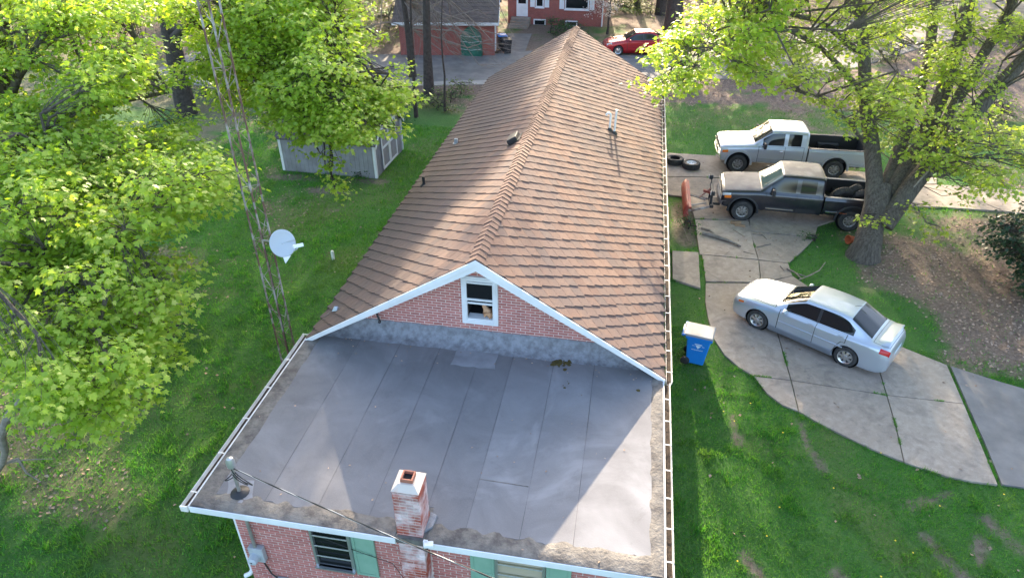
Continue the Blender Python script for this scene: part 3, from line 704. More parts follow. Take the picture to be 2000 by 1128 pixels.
# moss and debris on the membrane
def mossat(px, r, n, name, label):
    g = G()
    for i in range(n):
        a = random.gauss(0, 1)*px[2]; b = random.gauss(0, 1)*px[3]; p = unp(px[0]+a, px[1]+b, 3.094); rr = r*random.uniform(.3, 1)
        g.add([(p[0]+rr*math.cos(t)*random.uniform(.7, 1.2), p[1]+rr*math.sin(t)*random.uniform(.7, 1.2), 3.094) for t in np.linspace(0, 2*PI, 9)[:-1]]+[(p[0], p[1], 3.1+rr*.28)], [(q, (q+1) % 8, 8) for q in range(8)])
    return tag(g.obj(name, M['moss'], None, smooth=True), label, 'moss', kind='stuff')
mossat((1098, 702, 9, 9), .08, 34, 'moss', 'dark moss clump growing on the flat roof below the gable')
mossat((1105, 752, 8, 8), .03, 5, 'moss', 'small scattered moss dots on the flat roof')
mossat((1247, 762, 2, 1), .05, 3, 'moss', 'single moss tuft near the right edge of the flat roof')
mossat((690, 640, 18, 5), .06, 30, 'moss', 'brown moss and debris in the corner under the left rake')
# gable roof slab
def slab(side):
    P = [rp(0, Y0+.02, 0, side), rp(SLEN, Y0+.02, 0, side), rp(SLEN, Y1, 0, side), rp(0, Y1, 0, side)]
    d = np.array([0, 0, -.11]); return G().prism(P, d)
g = slab(1); roofR = g.obj('roof_slope', M['felt'], house)
g = slab(-1); roofL = g.obj('roof_slope', M['felt'], house)
# shingles
ST = np.array([(-.25, 0, .001), (-.012, -.214, .013), (.030, -.158, .019), (.10, -.112, .022), (.185, -.052, .026), (.238, -.012, .029), (.112, .110, .024), (0, .214, .013),
               (-.012, -.206, -.008), (.030, -.150, -.008), (.10, -.104, -.008), (.180, -.046, -.008), (.230, -.008, -.008), (.108, .104, -.008), (0, .206, -.008)])
SF = [(0, 1, 2, 3, 4, 5, 6, 7), (1, 8, 9, 2), (2, 9, 10, 3), (3, 10, 11, 4), (4, 11, 12, 5), (5, 12, 13, 6), (6, 13, 14, 7)]
SX, SYW = .2, .4
for side, roof in ((1, roofR), (-1, roofL)):
    items = []
    for r in range(-1, int(SLEN/SX)+1):
        s0 = r*SX+.03
        if s0 > SLEN+.01: continue
        y = Y0+.06+(SYW/2 if r % 2 else 0)
        while y < Y1+.1: items.append((s0+rng.normal(0, .004), y+rng.normal(0, .008), rng.normal(0, .012), rng.uniform(.75, 1.2))); y += SYW
    items = np.array(items)
    def build(it):
        V = np.repeat(ST[None], len(it), 0).copy(); V[:, :, 2] *= it[:, 3][:, None]
        c, s_ = np.cos(it[:, 2])[:, None], np.sin(it[:, 2])[:, None]
        a, b = V[:, :, 0]*c-V[:, :, 1]*s_, V[:, :, 0]*s_+V[:, :, 1]*c
        s = a+it[:, 0][:, None]; y = np.clip(b+it[:, 1][:, None], Y0-.005, Y1+.01); s = np.clip(s, .0, SLEN+.02); h = V[:, :, 2]
        return np.stack([RX+side*(s*math.cos(AL)+h*math.sin(AL)), y, RZ-s*math.sin(AL)+h*math.cos(AL)], -1)
    P = build(items); c = P.mean(1); d = np.linalg.norm(c-_C, axis=1); d[(items[:, 1] < Y0+.24) | (items[:, 0] < .3) | (items[:, 0] > SLEN-.25)] += 100
    order = np.argsort(d); ind = order[:150]; rest = order[150:]
    lp = np.concatenate([np.array(f) for f in SF]); sz = [len(f) for f in SF]
    nr = len(rest); L = (lp[None]+(np.arange(nr)*len(ST))[:, None]).ravel()
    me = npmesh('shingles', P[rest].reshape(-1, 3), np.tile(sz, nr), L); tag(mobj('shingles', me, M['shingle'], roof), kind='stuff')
    base = ST*np.array([1, side, 1])
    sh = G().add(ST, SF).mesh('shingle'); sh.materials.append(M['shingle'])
    for i in ind:
        o = bpy.data.objects.new('shingle', sh); link(o); it = items[i]
        ex = np.array([side*math.cos(AL), 0, -math.sin(AL)]); ez = np.array([side*math.sin(AL), 0, math.cos(AL)]); ey = np.array([0, 1., 0])
        cs, sn = math.cos(it[2]), math.sin(it[2]); A = ex*cs+ey*sn; B = -ex*sn+ey*cs; p = rp(it[0], it[1], 0, side)
        mt = Matrix([(A[0], B[0], ez[0]*it[3], p[0]), (A[1], B[1], ez[1]*it[3], p[1]), (A[2], B[2], ez[2]*it[3], p[2]), (0, 0, 0, 1)])
        o.matrix_basis = mt; par(o, roof)
# ridge caps: bent strips overlapping towards the camera
CS = .20
def capmesh():
    g = G(); A = []
    for y, h in ((-.12, .034), (.13, .012)):
        A.append([tuple(np.array([sd*(s*math.cos(AL)+h*math.sin(AL)), y, -s*math.sin(AL)+h*math.cos(AL)])) for sd, s in ((-1, .17), (-1, .11), (-1, .04))]+[(0, y, h*1.1)]+
                 [tuple(np.array([sd*(s*math.cos(AL)+h*math.sin(AL)), y, -s*math.sin(AL)+h*math.cos(AL)])) for sd, s in ((1, .04), (1, .11), (1, .17))])
    g.grid(A); n = 7
    fr = [(x, -.118, z-.03) for x, y, z in A[0]]; g.add(A[0]+fr, [(i, i+1, n+i+1, n+i) for i in range(n-1)]); me = g.mesh('ridge_cap'); me.materials.append(M['cap']); return me
cm = capmesh(); y = Y0+.12; ri = 0
while y < Y1:
    o = bpy.data.objects.new('ridge_cap', cm); link(o); o.location = (RX+rng.normal(0, .006), y, RZ+.006); o.rotation_euler = (0, rng.normal(0, .02), rng.normal(0, .015)); par(o, roofR if ri % 2 else roofL); y += CS; ri += 1
# rake boards (two-step white moulding)
def rake(side):
    for (h0, h1, ya, yb, nm) in ((-.245, -.015, Y0-.02, Y0+.02, 'rake_board'), (-.10, .012, Y0-.05, Y0-.021, 'rake_trim')):
        hz = lambda s, h: rp(s, 0, 0, side)+np.array([0, 0, h])
        a, b = hz(0, h0), hz(SLEN+.01, h0); c, d = hz(SLEN+.01, h1), hz(0, h1)
        b[2] = max(b[2], 3.0)
        G().prism([(a[0], ya, a[2]), (b[0], ya, b[2]), (c[0], ya, c[2]), (d[0], ya, d[2])], (0, yb-ya, 0)).obj(nm, M['white'], house)
    a, b = rp(0, 0, 0, side), rp(SLEN, 0, 0, side)
    G().prism([(a[0], Y0+.02, a[2]-.13), (b[0], Y0+.02, b[2]-.13), (b[0], Y0+.02, b[2]-.115), (a[0], Y0+.02, a[2]-.115)], (0, GYW-Y0-.02, 0)).obj('rake_soffit', M['tan'], house)
rake(1); rake(-1)
# far gable
G().prism([(WL, 30.9, 2.9), (WR, 30.9, 2.9), (RX, 30.9, zt(RX))], (0, .05, 0)).obj('gable_wall', M['brickside'], house)
# gutters
def gutter(x, y0, y1, side, hang, fill=True):
    pr = [(0, .10), (0, 0), (.10, -.01), (.125, .06), (.125, .10), (.118, .10), (.116, .062), (.096, .0), (.006, .008), (.006, .10)]
    z = 2.985
    P = [(x+side*a, y0, z+b) for a, b in pr]
    o = G().prism(P, (0, y1-y0, 0)).obj('gutter', M['gutter'], house)
    y = y0+.3
    while y < y1: G().bx(x+side*.002, x+side*.124, y-.012, y+.012, z+.1, z+.108).obj('gutter_strap', M['gutter'], o); y += hang
    if fill:
        A = []; n = int((y1-y0)/.06)
        for k in range(n+1):
            yy = y0+(y1-y0)*k/n; A.append([(x+side*a, yy, z+.008+.035*fbm(yy, a*9, .3, 3)*(1-.5*(vnoise(yy, 0., 2.5, 8) > .62))) for a in (.012, .04, .075, .105)])
        tag(G().grid(A).obj('gutter_debris', M['rot'], o, fixn=False), kind='stuff')
    return o
gutter(XR+.024, YF+.0, Y0-.08, 1, .62); gutter(RX+RUN+.03, Y0-.05, Y1, 1, .72)
gutter(XL-.024, YF-.02, Y0+.2, -1, .9)
G().box((XL-.09, YF-.03, 3.03), (.13, .03, .12)).obj('gutter_end', M['gutter'], house)
g = G(); g.bx(XR-.10, XR+.02, 11.16, 11.2, 3.06, 3.13); g.obj('gutter_end', M['white'], house)
# chimney
ch = G().bx(CHX0+.012, CHX1-.012, CHY0+.012, CHY1-.012, -.1, CHZ-.05).obj('chimney', M['chmortar'], house)
z = .9; r = 0
def cbrick(cx, cy, z, L, face):
    me, tv, tf = brickmesh(L, .017, .0545, 'chbrick'); o = bpy.data.objects.new('brick', me); link(o)
    o.location = (cx, cy, z); o.rotation_euler = (0, 0, {'f': 0, 'r': PI/2, 'b': PI, 'l': -PI/2}[face]); par(o, ch)
cx, cy, w_ = (CHX0+CHX1)/2, (CHY0+CHY1)/2, CHX1-CHX0
while z < CHZ-.04:
    for f, (dx, dy) in {'f': (0, -1), 'r': (1, 0), 'l': (-1, 0), 'b': (0, 1)}.items():
        if (f in 'b' or f == 'l') and z < 3.05: continue
        e = r % 2 if f in 'fb' else (r+1) % 2
        segs = [(-w_/4, w_/2-.01), (w_/4, w_/2-.01)] if e == 0 else [(-w_/2+.05, .10), (0, .22), (w_/2-.05, .10)]
        if f in 'lb': segs = [(0, w_-.012)]
        for t, L in segs:
            if dx == 0: cbrick(cx+t, cy+dy*(w_/2-.012), z, round(L, 2), f)
            else: cbrick(cx+dx*(w_/2-.012), cy+t, z, round(L, 2), f)
    z += COURSE; r += 1
g = G(); a = w_/2+.004
g.add([(cx-a, cy-a, CHZ-.06), (cx+a, cy-a, CHZ-.06), (cx+a, cy+a, CHZ-.06), (cx-a, cy+a, CHZ-.06), (cx-.13, cy-.13, CHZ+.03), (cx+.13, cy-.13, CHZ+.03), (cx+.13, cy+.13, CHZ+.03), (cx-.13, cy+.13, CHZ+.03)],
      [(0, 1, 5, 4), (1, 2, 6, 5), (2, 3, 7, 6), (3, 0, 4, 7), (4, 5, 6, 7), (3, 2, 1, 0)])
g.obj('chimney_crown', pm('mortar crown', (.62, .54, .47), (.66, .42, .30), 5, lo=.55, hi=.75, rough=.9), ch)
frame(G(), 0, .2, 0, .2, 0, .07, .028).xf(rotx(PI/2), (cx-.1, cy+.1, CHZ+.03)).obj('flue', pm('old flue tile', (.40, .16, .10), (.30, .13, .09), 8, rough=.9), ch, bevel=.008)
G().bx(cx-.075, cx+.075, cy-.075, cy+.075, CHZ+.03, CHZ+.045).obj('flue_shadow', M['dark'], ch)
G().prism([(CHX1+.0, CHY0+.1, 3.09), (CHX1+.10, CHY0+.2, 3.09), (CHX1+.12, CHY1, 3.09), (CHX1, CHY1+.05, 3.09)], (0, 0, .05)).obj('chimney_flashing', M['flash'], ch)
# white fascia bracket right of the chimney with its lamp arm
fl = empty('flood_light', (CHX1+.07, YF-.02, 3.05), 0, 'small white flood light bracket on the eave beside the chimney', 'light')
G().box((CHX1+.06, YF-.01, 3.05), (.07, .05, .16)).obj('bracket', M['white'], fl, bevel=.006)
G().box((CHX1+.12, YF-.05, 3.10), (.15, .10, .06), rotz(.2)).obj('lamp_head', M['white'], fl, bevel=.01)
G().bx(CHX1+.03, CHX1+.11, YF-.07, YF-.01, 2.99, 3.02).obj('mount_plate', M['black'], fl)
a_, b_ = unpy(735, 606, GYW-.02), unpy(742, 627, GYW-.12)
t = empty('pipe_stub', a_, 0, 'short black pipe stub poking out of the gable under the left rake', 'pipe'); G().tube([a_, (a_+b_)/2+[0, -.03, .02], b_], .022, 8).obj('pipe', M['black'], t, smooth=True); G().lathe([(.03, 0), (.034, -.04), (.02, -.045)], 10, 'y', b_).obj('end_cap', M['black'], t)
n = 70; X = np.concatenate([rng.uniform(XL+.1, XR-.1, n//2), rng.uniform(XL+.1, XR-.1, n-n//2)]); Y = np.concatenate([rng.uniform(YF+.1, 11.3, n//2), 11.38-rng.random(n-n//2)**2*.5])
kk = ~((X > CHX0-.1) & (X < CHX1+.1) & (Y < CHY1+.1)); X, Y = X[kk], Y[kk]; n = len(X); nv = np.stack([rng.normal(0, .2, n), rng.normal(0, .2, n), np.ones(n)], -1)
a = rng.uniform(0, 2*PI, n); tq = np.stack([np.cos(a), np.sin(a), 0*a], -1); nv /= np.linalg.norm(nv, axis=1)[:, None]; tq -= nv*(tq*nv).sum(1)[:, None]; tq /= np.linalg.norm(tq, axis=1)[:, None]
me = instmesh('roof_litter', np.array([(0, -.6, 0), (.4, 0, .1), (0, .6, 0), (-.4, 0, .1)]), [(0, 1, 2, 3)], np.stack([np.cross(tq, nv), tq, nv], 1)*rng.uniform(.02, .05, n)[:, None, None], np.stack([X, Y, 0*X+3.105], -1)); tag(mobj('roof_litter', me, M['litter']), 'few dry leaves scattered on the flat roof', 'leaves', kind='stuff')
# cat in the attic window
sk = bpy.data.meshes.new('cat')
cx_, cy_, cz_ = -2.60, GYW+.09, AW[2]+.14
pts = [(0, 0, .07, .085), (-.02, 0, .14, .095), (-.05, -.01, .215, .07), (-.075, -.02, .262, .045), (-.098, -.025, .288, .050), (-.135, -.03, .278, .024)]
vs = [(cx_+a, cy_+b, cz_+c) for a, b, c, r in pts]; rad = [p[3] for p in pts]; ed = [(i, i+1) for i in range(5)]
vs += [(cx_-.09, cy_-.05, cz_+.345), (cx_-.085, cy_+.005, cz_+.345)]; rad += [.010, .010]; ed += [(4, 6), (4, 7)]
vs += [(cx_-.07, cy_-.05, cz_+.05), (cx_-.085, cy_-.05, cz_+.012)]; rad += [.03, .024]; ed += [(2, 8), (8, 9)]
vs += [(cx_+.08, cy_-.04, cz_+.03), (cx_+.03, cy_-.11, cz_+.022)]; rad += [.024, .016]; ed += [(0, 10), (10, 11)]
sk.from_pydata(vs, ed, []); sk.materials.append(M['cat'])
cat = link(bpy.data.objects.new('cat', sk)); mod = cat.modifiers.new('s', 'SKIN'); mod.use_smooth_shade = True
for i, r in enumerate(rad): sk.skin_vertices[0].data[i].radius = (r, r)
sk.skin_vertices[0].data[0].use_root = True
cat.modifiers.new('ss', 'SUBSURF').levels = 2; cat.modifiers['ss'].render_levels = 2
tag(cat, 'ginger cat sitting in the open attic window', 'cat')

# ================================================================== THINGS FIXED TO THE HOUSE
def slopept(u, v, side):
    m = np.array([side*math.sin(AL), 0, math.cos(AL)]); d = ray(u, v); P0 = np.array([RX, 0, RZ]); return _C+d*(((P0-_C)@m)/(d@m))
# two white vent pipes on the sunny slope
p = slopept(1199.4, 261.7, 1); h = .82
t = empty('vent_pipe', p, 0, 'straight white plastic vent pipe on the sunny roof slope', 'pipe', 'white roof vent pipes')
G().tube([p+[0, 0, -.05], p+[.02, 0, h]], .035, 12).obj('pipe', M['pvc'], t, smooth=True)
G().lathe([(.12, 0), (.10, .03), (.05, .09), (.045, .10)], 14, c=p+[0, 0, .0]).obj('boot_flashing', M['black'], t, smooth=True)
p = slopept(1190.5, 255, 1); arc = [p+np.array([-.07+.07*math.cos(a), 0, .52+.07*math.sin(a)]) for a in np.linspace(0, PI*1.05, 9)]
t = empty('vent_pipe', p, 0, 'white plastic vent pipe with hooked top on the sunny roof slope', 'pipe', 'white roof vent pipes')
G().tube([p+[0, 0, -.05], p+[0, 0, .3]]+arc, .035, 12).obj('pipe', M['pvc'], t, smooth=True)
G().lathe([(.12, 0), (.10, .03), (.05, .09), (.045, .10)], 14, c=p).obj('boot_flashing', M['black'], t, smooth=True)
# black box vent near the ridge
p = slopept(1006, 275, -1); t = empty('box_vent', p, 0, 'black square roof vent box just left of the ridge', 'vent')
rr = roty(-AL)
G().box((0, 0, .10), (.30, .46, .13)).xf(rr, p).obj('hood', M['black'], t, bevel=.02); G().box((0, 0, .025), (.42, .56, .012)).xf(rr, p+np.array([0, 0, .02])).obj('base_flange', M['black'], t)
G().box((-.156, 0, .085), (.012, .40, .06)).xf(rr, p).obj('grille', M['dark'], t)
p = slopept(828, 362, -1); t = empty('soil_pipe', p, 0, 'short black vent pipe low on the left roof slope', 'pipe')
G().tube([p+[0, 0, -.05], p+[0, 0, .30]], .045, 12).obj('pipe', M['black'], t, smooth=True); G().lathe([(.13, -.02), (.06, .05), (.05, .07)], 12, c=p).obj('boot_flashing', M['black'], t, smooth=True)
p = slopept(891, 281, -1); t = empty('metal_vent', p, 0, 'small pale grey vent stub high on the left roof slope', 'vent')
G().box(p+[0, 0, .09], (.12, .09, .20)).obj('cowl', M['greymetal'], t, bevel=.02); G().box(p+[0, 0, .02], (.2, .16, .02)).obj('base_flange', M['greymetal'], t)
# loose white bracket lying on the left slope with a stick
p = slopept(656, 608, -1)
tag(G().add([p+np.array(q) for q in [(-.07, -.06, .03), (.05, -.05, .06), (.09, .08, .05), (-.03, .06, .08), (-.02, 0, .14), (.05, .03, .13)]], [(0, 1, 4), (1, 5, 4), (1, 2, 5), (2, 3, 5), (3, 4, 5), (3, 0, 4), (0, 3, 2, 1)]).obj('metal_scrap', M['alu'], None), 'crumpled pale metal scrap lying on the left slope near the front corner', 'scrap')
q = slopept(630, 622, -1)
tag(G().tube([q+[0, 0, .03], (p+q)/2+[0, 0, .045], p+[-.05, 0, .05]], [.010, .012, .006], 6).obj('stick', M['twig'], None), 'thin dry stick lying on the left slope beside the metal scrap', 'stick')
# service mast, wires, meter
p = unp(468.7, 961, 3.1); mh = .66
t = empty('service_mast', p, 0, 'electric service mast with hooded head on the flat roof corner', 'mast')
G().tube([p+[0, 0, -.02], p+[0, 0, mh]], .032, 10).obj('pole', M['galv'], t, smooth=True)
G().lathe([(.001, .20), (.05, .18), (.075, .10), (.07, .0), (.04, -.02)], 14, c=p+[0, 0, mh-.02]).obj('weatherhead', M['alu'], t, smooth=True)
G().lathe([(.16, 0), (.15, .012), (.06, .05), (.04, .06)], 14, c=p).obj('boot_flashing', M['black'], t, smooth=True)
top = p+[0, 0, mh]
for ph, r_, sgn in ((0, .20, 1), (.5, .26, 1), (1.1, .22, -1)):
    L = [top+np.array([sgn*r_*(1-math.cos(a))*.55, -.03+.06*ph, -.06-.27*math.sin(a/2)*(1+.2*ph)-.02*a]) for a in np.linspace(0, 2*PI, 14)]
    G().tube(L, .009, 6).obj('drip_loop', M['cable'], t, smooth=True)
# service drop: twisted black pair and bare messenger from the mast over the front eave to a pole outside the picture
A0 = top+[.05, -.02, -.05]; B0 = unt(1045, 1150, 8.6)
far = A0+(B0-A0)*1.9
tt = np.linspace(0, 1, 60); ctr = [A0+(far-A0)*t_+np.array([0, 0, -.35*(t_*(1-t_))*1.4]) for t_ in tt]
cb = empty('service_cable', A0, 0, 'twisted overhead electric cable running from the roof mast over the chimney foot', 'cable')
for k, (m, r_) in enumerate((('bare', .007), ('cable', .008), ('cable', .008))):
    G().tube([c+np.array([.010*math.cos(i*1.15+k*2.1), 0, .010*math.sin(i*1.15+k*2.1)]) for i, c in enumerate(ctr)], r_, 6).obj('strand', M[m], cb, smooth=True)
pm_ = unpy(507, 1074, YW)
t = empty('electric_meter', (pm_[0], YW, pm_[2]), 0, 'grey electric meter box with round dial on the front brick wall', 'meter')
G().bx(pm_[0]-.14, pm_[0]+.14, YW-.12, YW-.012, pm_[2]-.17, pm_[2]+.2).obj('box', M['greymetal'], t, bevel=.015)
G().lathe([(.095, 0), (.095, -.06), (.085, -.12), (.05, -.14), (.001, -.142)], 20, 'y', (pm_[0]-.03, YW-.12, pm_[2]-.02)).obj('dial', M['dish'], t, smooth=True)
G().lathe([(.02, -.14), (.001, -.146)], 12, 'y', (pm_[0]-.03, YW-.122, pm_[2]-.02)).obj('display', M['black'], t)
tag(G().tube([(pm_[0]-.01, YW-.07, pm_[2]+.2), (pm_[0]-.01, YW-.07, 2.94)], .032, 10).obj('conduit', M['galv'], None, smooth=True), 'grey steel conduit rising from the meter to the eave', 'conduit')
b2 = unpy(553, 1124, YW)
t = empty('disconnect_box', (b2[0], YW, b2[2]), 0, 'pale grey switch box low on the front brick wall', 'electric box')
G().bx(b2[0]-.13, b2[0]+.13, YW-.12, YW-.012, b2[2]-.3, b2[2]+.02).obj('box', M['greymetal'], t, bevel=.02)
G().bx(b2[0]-.11, b2[0]+.11, YW-.135, YW-.121, b2[2]-.28, b2[2]-.0).obj('door', M['dish'], t, bevel=.01)
tag(G().tube([(pm_[0]+.05, YW-.06, pm_[2]-.17), (pm_[0]+.08, YW-.05, pm_[2]-.35), (b2[0]-.18, YW-.05, b2[2]+.1), (b2[0]-.08, YW-.06, b2[2]+.02)], .014, 8).obj('cable', M['cable'], None, smooth=True), 'black cable drooping from the meter to the switch box', 'cable')
tag(G().tube([(-5.55, YW-.02, 2.86), (-5.0, YW-.03, 2.62), (W1[0]+.1, YW-.06, 2.4), (W1[1], YW-.07, 2.18), (-3.3, YW-.06, 1.95), (-2.9, YW-.33, 1.75), (-2.2, YW-.30, 1.5)], .006, 6).obj('cable', M['cable'], None, smooth=True), 'thin black cable slanting across the left front window', 'cable')
q = unpy(487, 1113, YW+.1); t = empty('downspout_elbow', (WL-.06, YW+.05, q[2]), 0, 'white downspout elbow sticking out past the left wall corner', 'downspout')
G().tube([(WL-.05, YW+.08, 2.9), (WL-.05, YW+.08, q[2]+.1), (WL-.1, YW+.05, q[2]), (WL-.2, YW+.02, q[2]-.06)], .045, 10).obj('pipe', M['white'], t, smooth=True)
# lattice tower with dish
TX, TY = -7.5, 11.8
tw = empty('lattice_tower', (TX, TY, 0), 0, 'tall thin rusty three-legged lattice antenna tower beside the house', 'tower')
ang = [R(a) for a in (182, 302, 62)]; rr_ = .205; L3 = [np.array([TX+rr_*math.cos(a), TY+rr_*math.sin(a)]) for a in ang]; TH = 15.
for a in L3: G().tube([(a[0], a[1], z) for z in np.linspace(-.1, TH, 12)], .021, 8).obj('leg', M['rust'], tw, smooth=True)
for k in range(int(TH/3.05)+1):
    for a in L3: G().tube([(a[0], a[1], k*3.05-.08), (a[0], a[1], k*3.05+.08)], .022, 8).obj('splice_sleeve', M['galv'], tw)
for i in range(3):
    a, b = L3[i], L3[(i+1) % 3]; n = int(TH/.4); P = [((a if k % 2 else b)[0], (a if k % 2 else b)[1], k*.4+.1*i) for k in range(n)]
    G().tube(P, .008, 5).obj('zigzag_brace', M['rust'], tw)
    for z in np.arange(.4, TH, 1.2): G().tube([(a[0], a[1], z), (b[0], b[1], z)], .006, 5).obj('cross_brace', M['rust'], tw)
tag(G().tube([(L3[1][0]+.03, L3[1][1], z) for z in np.linspace(0, 5.4, 12)], .006, 5).obj('coax_cable', M['cable'], None), 'black coaxial cable strapped down a tower leg', 'cable')
dc = unpy(552, 475, L3[1][1]-.22); dc = np.array(dc)
ds = empty('satellite_dish', dc, 0, 'grey oval satellite dish clamped to the lattice tower', 'satellite dish')
nd = nrm(np.array([.55, -.75, .45])); e1 = nrm(np.cross([0, 0, 1.], nd)); e2 = np.cross(nd, e1)
A = []
for i in range(9):
    r_ = i/8; A.append([dc+e1*.26*r_*math.cos(a)+e2*.29*r_*math.sin(a)+nd*(.055*r_*r_-.05) for a in np.linspace(0, 2*PI, 33)])
o = G().grid(A).obj('reflector', M['dish'], ds, smooth=True); sm_ = o.modifiers.new('s', 'SOLIDIFY'); sm_.thickness = .006
lnb = dc+nd*.26-e2*.10+e1*.26
G().tube([dc-e2*.2+e1*.17, dc-e2*.17+e1*.24+nd*.12, lnb-nd*.05], .013, 6).obj('feed_arm', M['dish'], ds, smooth=True)
g = G()
for k in (-1, 0, 1): c = lnb+e1*.075*k; g.tube([c+nd*.05, c-nd*.07], [.03, .036], 10)
g.box(lnb+nd*.04, (.2, .06, .07), np.stack([e1, nd, e2], 1)); g.obj('receiver_head', M['white'], ds)
G().prism([dc-e2*.28+e1*.1-nd*.02, dc-e2*.28-e1*.06-nd*.02, dc-e2*.42-e1*.04-nd*.04], nd*.03).obj('mount_bracket', M['white'], ds)
b = np.array([L3[1][0], L3[1][1], dc[2]-.1]); G().tube([b, (b+dc)/2-nd*.1, dc-nd*.06], .02, 8).obj('clamp_arm', M['galv'], ds)

# ================================================================== SHED
sa, sb_, sc_ = unp(556, 332), unp(736, 348), unp(783, 290)
ex = nrm(sb_-sa); Lx = np.linalg.norm(sb_-sa); ey = np.array([-ex[1], ex[0], 0]); Ly = 3.3
shed = empty('garden_shed', (sa+sb_)/2+ey*Ly/2, 0, 'small grey board shed with white trim and double doors under the maple', 'shed')
def sp(a, b, c): return sa+ex*a+ey*b+np.array([0, 0, c])
HW, HK, HP = 1.5, 2.3, 2.85
prof = [(-.12, HW-.04), (.75, HK), (Ly/2, HP), (Ly-.75, HK), (Ly+.12, HW-.04)]
g = G(); g.prism([sp(0, 0, -.05), sp(Lx, 0, -.05), sp(Lx, Ly, -.05), sp(0, Ly, -.05)], (0, 0, HW+.05)); body = g.obj('wall', M['sheds'], shed)
for xx in (0, Lx-.03):
    G().prism([sp(xx, 0, HW), sp(xx, .75, HK-.05), sp(xx, Ly/2, HP-.05), sp(xx, Ly-.75, HK-.05), sp(xx, Ly, HW)], ex*.03).obj('gable', M['sheds'], shed)
for k in range(int(Lx/.2)): G().prism([sp(.02+k*.2, -.012, .02), sp(.205+k*.2, -.012, .02), sp(.205+k*.2, -.012, HW-.02), sp(.02+k*.2, -.012, HW-.02)], ey*.012).obj('board', M['sheds'], body)
for k in range(int(Ly/.2)): G().prism([sp(Lx, .02+k*.2, .02), sp(Lx, .205+k*.2, .02), sp(Lx, .205+k*.2, HW-.02), sp(Lx, .02+k*.2, HW-.02)], ex*.012).obj('board', M['sheds'], body)
for i in range(4):
    (a0, c0), (a1, c1) = prof[i], prof[i+1]; rf = G().prism([sp(-.15, a0, c0), sp(Lx+.15, a0, c0), sp(Lx+.15, a1, c1), sp(-.15, a1, c1)], (0, 0, .04)).obj('roof', M['shedroof'], shed)
    n = 6
    for r in range(n if i < 2 else 0):
        f0, f1 = r/n, (r+1.15)/n
        for k in range(int((Lx+.3)/.3)):
            x_ = -.15+k*.3+(.15 if r % 2 else 0)*0; q0 = np.array((a0+(a1-a0)*f0, c0+(c1-c0)*f0)); q1 = np.array((a0+(a1-a0)*min(f1, 1), c0+(c1-c0)*min(f1, 1)))
            G().prism([sp(x_+.005, q0[0], q0[1]+.055), sp(x_+.292, q0[0], q0[1]+.055), sp(x_+.292, q1[0], q1[1]+.042), sp(x_+.005, q1[0], q1[1]+.042)], (0, 0, .008)).obj('shingle', M['shedroof'], rf)
for a, b in ((0, 0), (Lx, 0), (Lx, Ly)):
    G().prism([sp(a-.06, b-.03, 0), sp(a+.05, b-.03, 0), sp(a+.05, b+.09, 0), sp(a-.06, b+.09, 0)], (0, 0, HW)).obj('corner_board', M['white'], shed)
for k, y_ in enumerate((.75, 1.68)):
    d = G().prism([sp(Lx+.016, y_, .08), sp(Lx+.016, y_+.9, .08), sp(Lx+.016, y_+.9, 1.95), sp(Lx+.016, y_, 1.95)], ex*.03).obj('door', M['sheds'], shed)
    for z0_, z1_, y0_, y1_ in ((.08, 1.95, 0, .1), (.08, 1.95, .8, .9), (.08, .18, .1, .8), (1.85, 1.95, .1, .8), (.98, 1.08, .1, .8)):
        G().prism([sp(Lx+.048, y_+y0_, z0_), sp(Lx+.048, y_+y1_, z0_), sp(Lx+.048, y_+y1_, z1_), sp(Lx+.048, y_+y0_, z1_)], ex*.02).obj('door_trim', M['white'], d)
for i in range(4):
    (a0, c0), (a1, c1) = prof[i], prof[i+1]
    G().prism([sp(Lx+.15, a0, c0-.1), sp(Lx+.15, a1, c1-.1), sp(Lx+.15, a1, c1+.02), sp(Lx+.15, a0, c0+.02)], ex*.025).obj('barge_board', M['white'], shed)
p = unp(651, 505); tag(G().lathe([(.001, .34), (.045, .335), (.055, .30), (.055, .0)], 14, c=(p[0], p[1], -.02)).obj('cleanout_pipe', M['pvc'], None, smooth=True), 'short capped white pipe standing in the left lawn', 'pipe')

# ================================================================== VEHICLES
def pchip(xk, Y, x):
    xk = np.asarray(xk, float); Y = np.asarray(Y, float); h = np.diff(xk); sh = (-1,)+(1,)*(Y.ndim-1); d = np.diff(Y, axis=0)/h.reshape(sh)
    m = np.zeros_like(Y); m[0] = d[0]; m[-1] = d[-1]
    a, b = d[:-1], d[1:]; w1 = (2*h[1:]+h[:-1]).reshape(sh); w2 = (h[1:]+2*h[:-1]).reshape(sh)
    with np.errstate(all='ignore'): hm = (w1+w2)/(w1/a+w2/b)
    m[1:-1] = np.where((a*b) > 0, hm, 0)
    x = np.asarray(x, float); i = np.clip(np.searchsorted(xk, x)-1, 0, len(xk)-2); t = ((x-xk[i])/h[i]).reshape((-1,)+(1,)*(Y.ndim-1)); hh = h[i].reshape(t.shape)
    return (2*t**3-3*t*t+1)*Y[i]+(t**3-2*t*t+t)*hh*m[i]+(-2*t**3+3*t*t)*Y[i+1]+(t**3-t*t)*hh*m[i+1]
